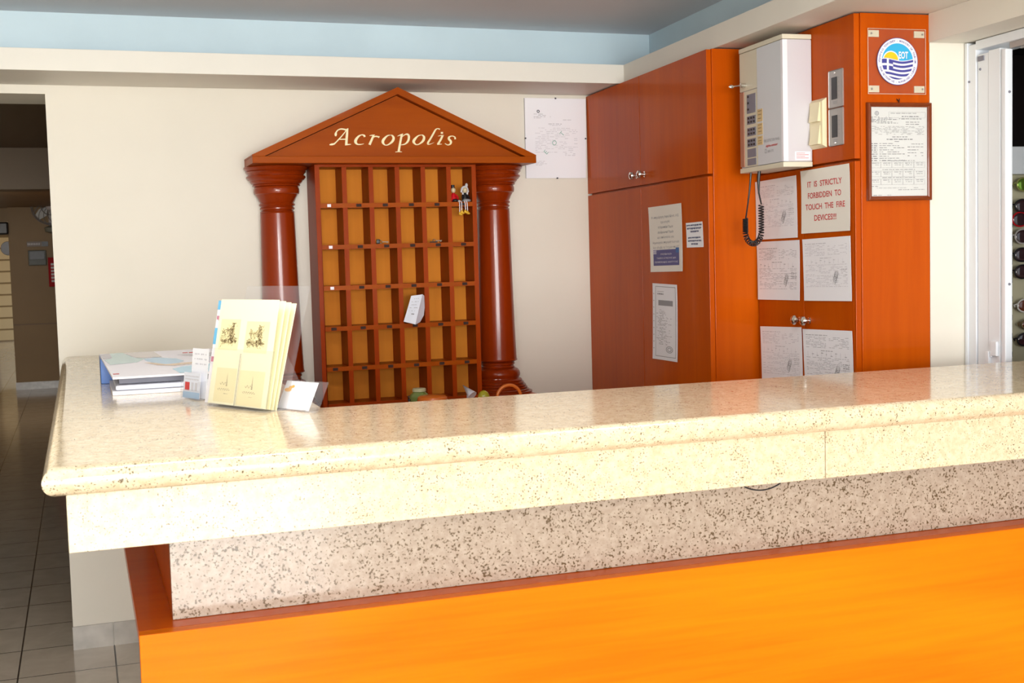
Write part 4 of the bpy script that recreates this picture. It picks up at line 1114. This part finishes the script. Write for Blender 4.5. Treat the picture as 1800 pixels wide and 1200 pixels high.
for (cx, cy, sc_) in ((.22, .34, 1), (.70, .355, 1.06)):
    bm = bmesh.new()
    for k in range(300):
        # a rocky shore with a tall cypress on the right and a boat
        q = rr.random()
        if q < .42: x_ = cx+rr.gauss(.055, .022)*sc_; y_ = cy+rr.uniform(-.115, .06)
        elif q < .85: x_ = cx+rr.uniform(-.14, .14)*sc_; y_ = cy+.055+rr.gauss(0, .018)
        else: x_ = cx+rr.uniform(-.12, .03); y_ = cy-.03+rr.gauss(0, .02)
        a = rr.uniform(0, PI); l_ = rr.uniform(.006, .022); wd_ = rr.uniform(.0008, .0028)
        dx_, dy_ = math.cos(a)*l_, math.sin(a)*l_*.8; nx_, ny_ = -math.sin(a)*wd_, math.cos(a)*wd_
        pn.poly(bm, [(x_-dx_+nx_, y_-dy_+ny_), (x_-dx_-nx_, y_-dy_-ny_), (x_+dx_-nx_, y_+dy_-ny_), (x_+dx_+nx_, y_+dy_+ny_)], .0008)
    fin('sepia_sketch', bm, M['sepia'], sh)
for (cx, cy) in ((.24, .82), (.68, .83)):
    bm = bmesh.new()
    for k in range(9): pn.rect(bm, cx+.055-.0012*k, cy-.115+.014*k, cx+.058+.0016*k, cy-.108+.014*k, .0008)
    for k in range(14): x_ = cx-.06+.008*k; pn.rect(bm, x_, cy-.02+.01*math.sin(k), x_+.006, cy-.014+.01*math.sin(k), .0008)
    for k in range(18): x_ = cx-.09+.012*k; pn.rect(bm, x_, cy+.035+.008*math.sin(k*2), x_+.007, cy+.042+.008*math.sin(k*2), .0008)
    pn.words(bm, cx+.02, cy+.075, cx+.09, .008, dens=1)
    fin('sepia_sketch', bm, M['sepia'], sh)
for k in range(1, 4):
    leaflet('pale yellow leaflet fanned out behind the frontmost one, no sketch visible', .003+.009*k, T0+.022*k, M['yleaf'])
t, pn, sh = leaflet('blue and white leaflet peeking out left of the yellow leaflets', .0045, T0+.004, M['white'], w_=.10, h_=.240, s0=-.020, grp=None)
lbp = plain('light_blue_print', (.16, .50, .80), .5)
for b0, b1 in ((0, .09), (.27, .43)):
    bm = bmesh.new(); pn.rect(bm, .0, b0, .9, b1); fin('blue_print', bm, lbp, sh)
bm = bmesh.new(); pn.words(bm, .03, .15, .9, .05, dens=1, seed=1); pn.rect(bm, .02, .55, .16, .60); fin('pink_print', bm, plain('pink_print', (.55, .14, .24), .5), sh)
# small card holder left of it
sm = thing('card_holder', 'little clear holder with pale blue cards left of the yellow leaflets', 'card holder', (.226, 3.10, HC+.0002), -1.20)
pn = cpanel(.088, .062, .12, 0, 0, .003); s1_ = obj('front_card', pn.sheet(.0008), M['paperb'], sm)
bm = bmesh.new(); pn.rect(bm, .0, .76, 1, 1); fin('blue_print', bm, plain('baby_blue_print', (.35, .55, .80), .5), s1_)
bm = bmesh.new(); pn.rect(bm, .10, .38, .38, .70)
fin('red_print', bm, M['inkred'], s1_)
bm = bmesh.new(); pn.words(bm, .1, .12, .9, .05, dens=1); pn.words(bm, .1, .24, .9, .05, dens=1, seed=3); pn.rect(bm, .48, .38, .62, .7); pn.rect(bm, .70, .38, .85, .7); fin('grey_print', bm, M['inkl'], s1_)
pn = cpanel(.085, .120, .12, .014, .010, .003); obj('back_card', pn.sheet(.0008), M['paper'], sm)
bm = bmesh.new(); 
for k in range(3): pn.words(bm, .15, .10+.10*k, .9, .03, dens=.8, seed=k)
fin('back_card_print', bm, M['inkl'], sm)
obj('tray', B(((-.004, -.004, 0), (.092, .030, .0025)), ((-.004, -.004, .0025), (.092, -.002, .024)), ((-.004, -.002, .0025), (-.002, .030, .045)), ((.090, -.002, .0025), (.092, .030, .045))), M['acrylic'], sm)
# small easel with white card
ez = thing('card_stand', 'small clear stand with white card right of the yellow leaflets', 'card stand', (.403, 2.746, HC+.0002), -1.078)
pn = cpanel(.112, .066, .485, 0, 0, .0025); s1_ = obj('card', pn.sheet(.0008), M['white'], ez)
bm = bmesh.new()
for cx, cy, rx, ry in ((.20, .24, .06, .06), (.14, .33, .11, .07), (.27, .20, .05, .05)):
    pn.poly(bm, [(cx+rx*math.cos(-2*PI*i/16), cy+ry*math.sin(-2*PI*i/16)) for i in range(16)], .0006+.0002*cx)
fin('orange_motif', bm, plain('soft_orange_print', (.85, .45, .12), .5), s1_)
pn = cpanel(.140, .070, .485, .002, 0, .001); obj('plate', pn.sheet(.002), M['acrylic'], ez)
obj('foot', B(((.0, -.008, 0), (.140, .0, .0022)), ((.10, -.008, .0022), (.104, -.002, .010))), M['acrylic'], ez)

# magazines and catalogues on the left arm of the counter
gry = plain('silver_grey_cover', (.50, .50, .56), .3); teal = plain('pale_teal_cover', (.45, .60, .62), .25); blu = plain('strong_blue_spine', (.02, .14, .52), .35)
def mag(name, label, x0, x1, y0, y1, z0, z1, body, bodylabel=None, rot=0, grp='magazines piled on the left arm of the counter', bevel=.001):
    cx, cy = (x0+x1)/2, (y0+y1)/2
    t = thing(name, label, 'magazine', (cx, cy, HC+.0003+z0), rot, grp)
    obj('pages', B(((x0-cx, y0-cy, 0), (x1-cx, y1-cy, z1-z0-.0008))), body, t, bevel=bevel)
    pn = Panel((x0-cx, y1-cy, z1-z0-.0004), (x1-cx, y1-cy, z1-z0-.0004), (x1-cx, y0-cy, z1-z0-.0004), (x0-cx, y0-cy, z1-z0-.0004))
    return t, pn
t, pn = mag('magazine', 'white magazine at the bottom front of the pile, red mark on its edge', .066, .400, 3.262, 3.60, 0, .011, M['white'])
bm = bmesh.new(); box(bm, (.105, -.1705, .003), (.128, -.1688, .0085)); obj('red_mark', bm, M['inkred'], t)
t, pn = mag('magazine', 'silver grey magazine sandwiched under the glossy top brochure', .074, .398, 3.272, 3.60, .0112, .024, M['paperb'], bevel=.005)
t, pn = mag('magazine', 'set back magazine coloured dark grey for the shaded gap below the top brochure', .084, .394, 3.31, 3.60, .0243, .0385, M['dgrey'])  # dark grey stands in for the shade of the gap in the pile
t = thing('brochure', 'large glossy brochure with beach picture lying on top of the pile', 'brochure', (.24, 3.45, HC+.0003))
def q_(x, y, z): return (x-.24, y-3.45, z)
pn = Panel(q_(.043, 3.62, .0835), q_(.43, 3.64, .0835), q_(.44, 3.285, .046), q_(.068, 3.265, .046))
pn.n = Vector((0, -.1, .995))
cov = obj('cover', pn.sheet(.005), M['white'], t)
def pic(name, col, *polys, d=.0004, rough=.25):
    bm = bmesh.new()
    for p_ in polys: pn.poly(bm, p_, d)
    fin(name, bm, plain(name+'_colour', col, rough, coat=.3), cov)
pic('grey_corner_picture', (.42, .42, .50), [(0, .03), (.07, .0), (.07, .22), (.01, .25)])
pic('teal_picture', (.42, .60, .62), [(.07, .0), (.16, .0), (.22, .25), (.30, .30), (.22, .45), (.03, .50), (.01, .27), (.07, .22)])
pic('pink_picture', (.60, .55, .55), [(.16, .01), (.38, .02), (.41, .28), (.24, .27)], d=.0006)
pic('sea_picture', (.34, .58, .80), [(.27, .34), (.36, .28), (.50, .38), (.54, .50), (.46, .62), (.36, .58), (.30, .46)])
pic('beach_picture', (.66, .48, .34), [(.26, .48), (.34, .62), (.45, .68), (.64, .62), (.66, .55), (.52, .58), (.40, .60), (.31, .50)], d=.0007)
pic('water_picture', (.36, .66, .86), [(.45, .98), (.42, .80), (.50, .72), (.70, .66), (.72, .98)])
pic('lavender_picture', (.58, .57, .72), [(.70, .98), (.70, .62), (.66, .40), (1, .38), (1, .98)])
pic('silver_stripe', (.44, .44, .50), [(.52, .22), (.98, .16), (.98, .36), (.66, .36)])
bm = bmesh.new(); pn.words(bm, .57, .13, .68, .04, dens=1, seed=4); pn.rect(bm, .015, .86, .055, .89); fin('red_print', bm, M['inkred'], cov)
t, pn = mag('catalogue', 'thick catalogue with strong blue spine under the rear of the glossy brochure', .0445, .25, 3.615, 3.80, 0, .070, blu)
t, pn = mag('catalogue', 'grey catalogue supporting the right rear of the glossy brochure', .262, .44, 3.615, 3.80, 0, .070, gry)

# ---------------------------------------------------------------- corridor things
t = thing('wall_fan', 'grey round fan with spiral guard on the far corridor wall', 'fan', (-.285, 15.79, 2.18))
bm = bmesh.new()
for R_ in (.20, .215, .10): tube(bm, [(R_*math.cos(2*PI*i/40), -.10, R_*math.sin(2*PI*i/40)) for i in range(40)], .005, 6, closed=True)
for k in range(14):
    a0 = 2*PI*k/14; tube(bm, [((.04+.17*j/8)*math.cos(a0+.9*j/8), -.105-.02*math.sin(PI*j/8), (.04+.17*j/8)*math.sin(a0+.9*j/8)) for j in range(9)], .0035, 5)
obj('guard', bm, M['ink'], t, smooth=True)
bm = bmesh.new()
for k in range(5):
    a0 = 2*PI*k/5
    pts = [(.04, 0), (.10, .06), (.19, .05), (.20, -.02), (.12, -.05), (.05, -.03)]
    prism(bm, [(p[0]*math.cos(a0)-p[1]*math.sin(a0), -.07, p[0]*math.sin(a0)+p[1]*math.cos(a0)) for p in pts], (0, .006, 0))
obj('blades', bm, plain('pale_fan_blade', (.75, .77, .76), .4), t)
bm = bmesh.new(); ball(bm, (0, -.12, 0), .05, .03, .05); tube(bm, [(0, -.09, 0), (0, -.02, -.05), (0, -.005, -.22)], .03, 10); obj('motor', bm, M['white'], t, smooth=True)
bm = bmesh.new(); lathe(bm, [(.0001, -.32), (.07, -.30), (.08, -.25), (.0001, -.22)], 20, center=(.0, -.08, 0)); obj('wall_base', bm, plain('fan_base_grey', (.30, .32, .28), .4), t, smooth=True)
t = thing('red_sign', 'narrow red panel with white lettering at the opening edge in the corridor', 'sign', (-.268, 15.79, 1.40))
obj('panel', B(((-.075, -.04, -.175), (.075, -.0005, .175))), M['red'], t, bevel=.004)
bm = bmesh.new()
for k in range(6): box(bm, (-.045, -.0415, -.12+.04*k), (.02+.008*((k*3) % 4), -.0405, -.095+.04*k))
obj('lettering', bm, M['white'], t)
t = thing('wall_label', 'small dark strip with tiny white marks above the grey wall plate', 'label', (-.45, 15.79, 1.74))
obj('strip', B(((-.12, -.012, -.03), (.12, -.0005, .03))), plain('brown_strip', (.22, .16, .12), .4), t)
bm = bmesh.new()
for k in range(8): box(bm, (-.11+.018*k, -.0135, -.012), (-.10+.018*k, -.0122, .012))
obj('white_marks', bm, M['white'], t); obj('black_end', B(((.05, -.016, -.028), (.118, -.0122, .028))), M['black'], t)
t = thing('wall_plate', 'dark grey square device below the small strip in the corridor', 'device', (-.46, 15.79, 1.575))
obj('housing', B(((-.10, -.05, -.09), (.10, -.0005, .09))), plain('dark_grey_housing', (.09, .10, .08), .4), t, bevel=.006)
obj('cover', B(((-.085, -.056, -.02), (.085, -.0505, .08))), M['black'], t, bevel=.002)
t = thing('black_sign', 'black sign board hanging over the far doorway at the left edge', 'sign', (-.95, 15.7, 1.93))
obj('board', B(((-.20, -.03, -.075), (.19, .0, .075))), M['black'], t, bevel=.02)
obj('hanger', B(((-.02, -.02, .0752), (.02, -.01, .2495))), M['black'], t)
t = thing('round_mirror', 'dark disc on the wall beside the lit shutter', 'disc', (-.79, 16.02, 1.70))
bm = bmesh.new(); bmesh.ops.create_cone(bm, cap_ends=True, segments=30, radius1=.085, radius2=.08, depth=.022, matrix=Matrix.Rotation(PI/2, 4, 'X')); obj('disc', bm, plain('plum_disc', (.035, .018, .022), .3), t)

# housings dressing the two added, unseen fill lights above the counter
for k, (x_, y_) in enumerate(((.1, 2.30), (1.25, 2.20))):
    t = thing('ceiling_fill_lamp', ('added square fill lamp, out of view above the left half of the counter', 'added square fill lamp, out of view above the right half of the counter')[k], 'lamp', (x_, y_, 2.30))
    obj('frame', B(((-.27, -.27, 0), (-.25, .27, .0345)), ((.25, -.27, 0), (.27, .27, .0345)), ((-.25, -.27, 0), (.25, -.25, .0345)), ((-.25, .25, 0), (.25, .27, .0345))), M['alu'], t)
    obj('diffuser', B(((-.249, -.249, .004), (.249, .249, .010))), M['white'], t)
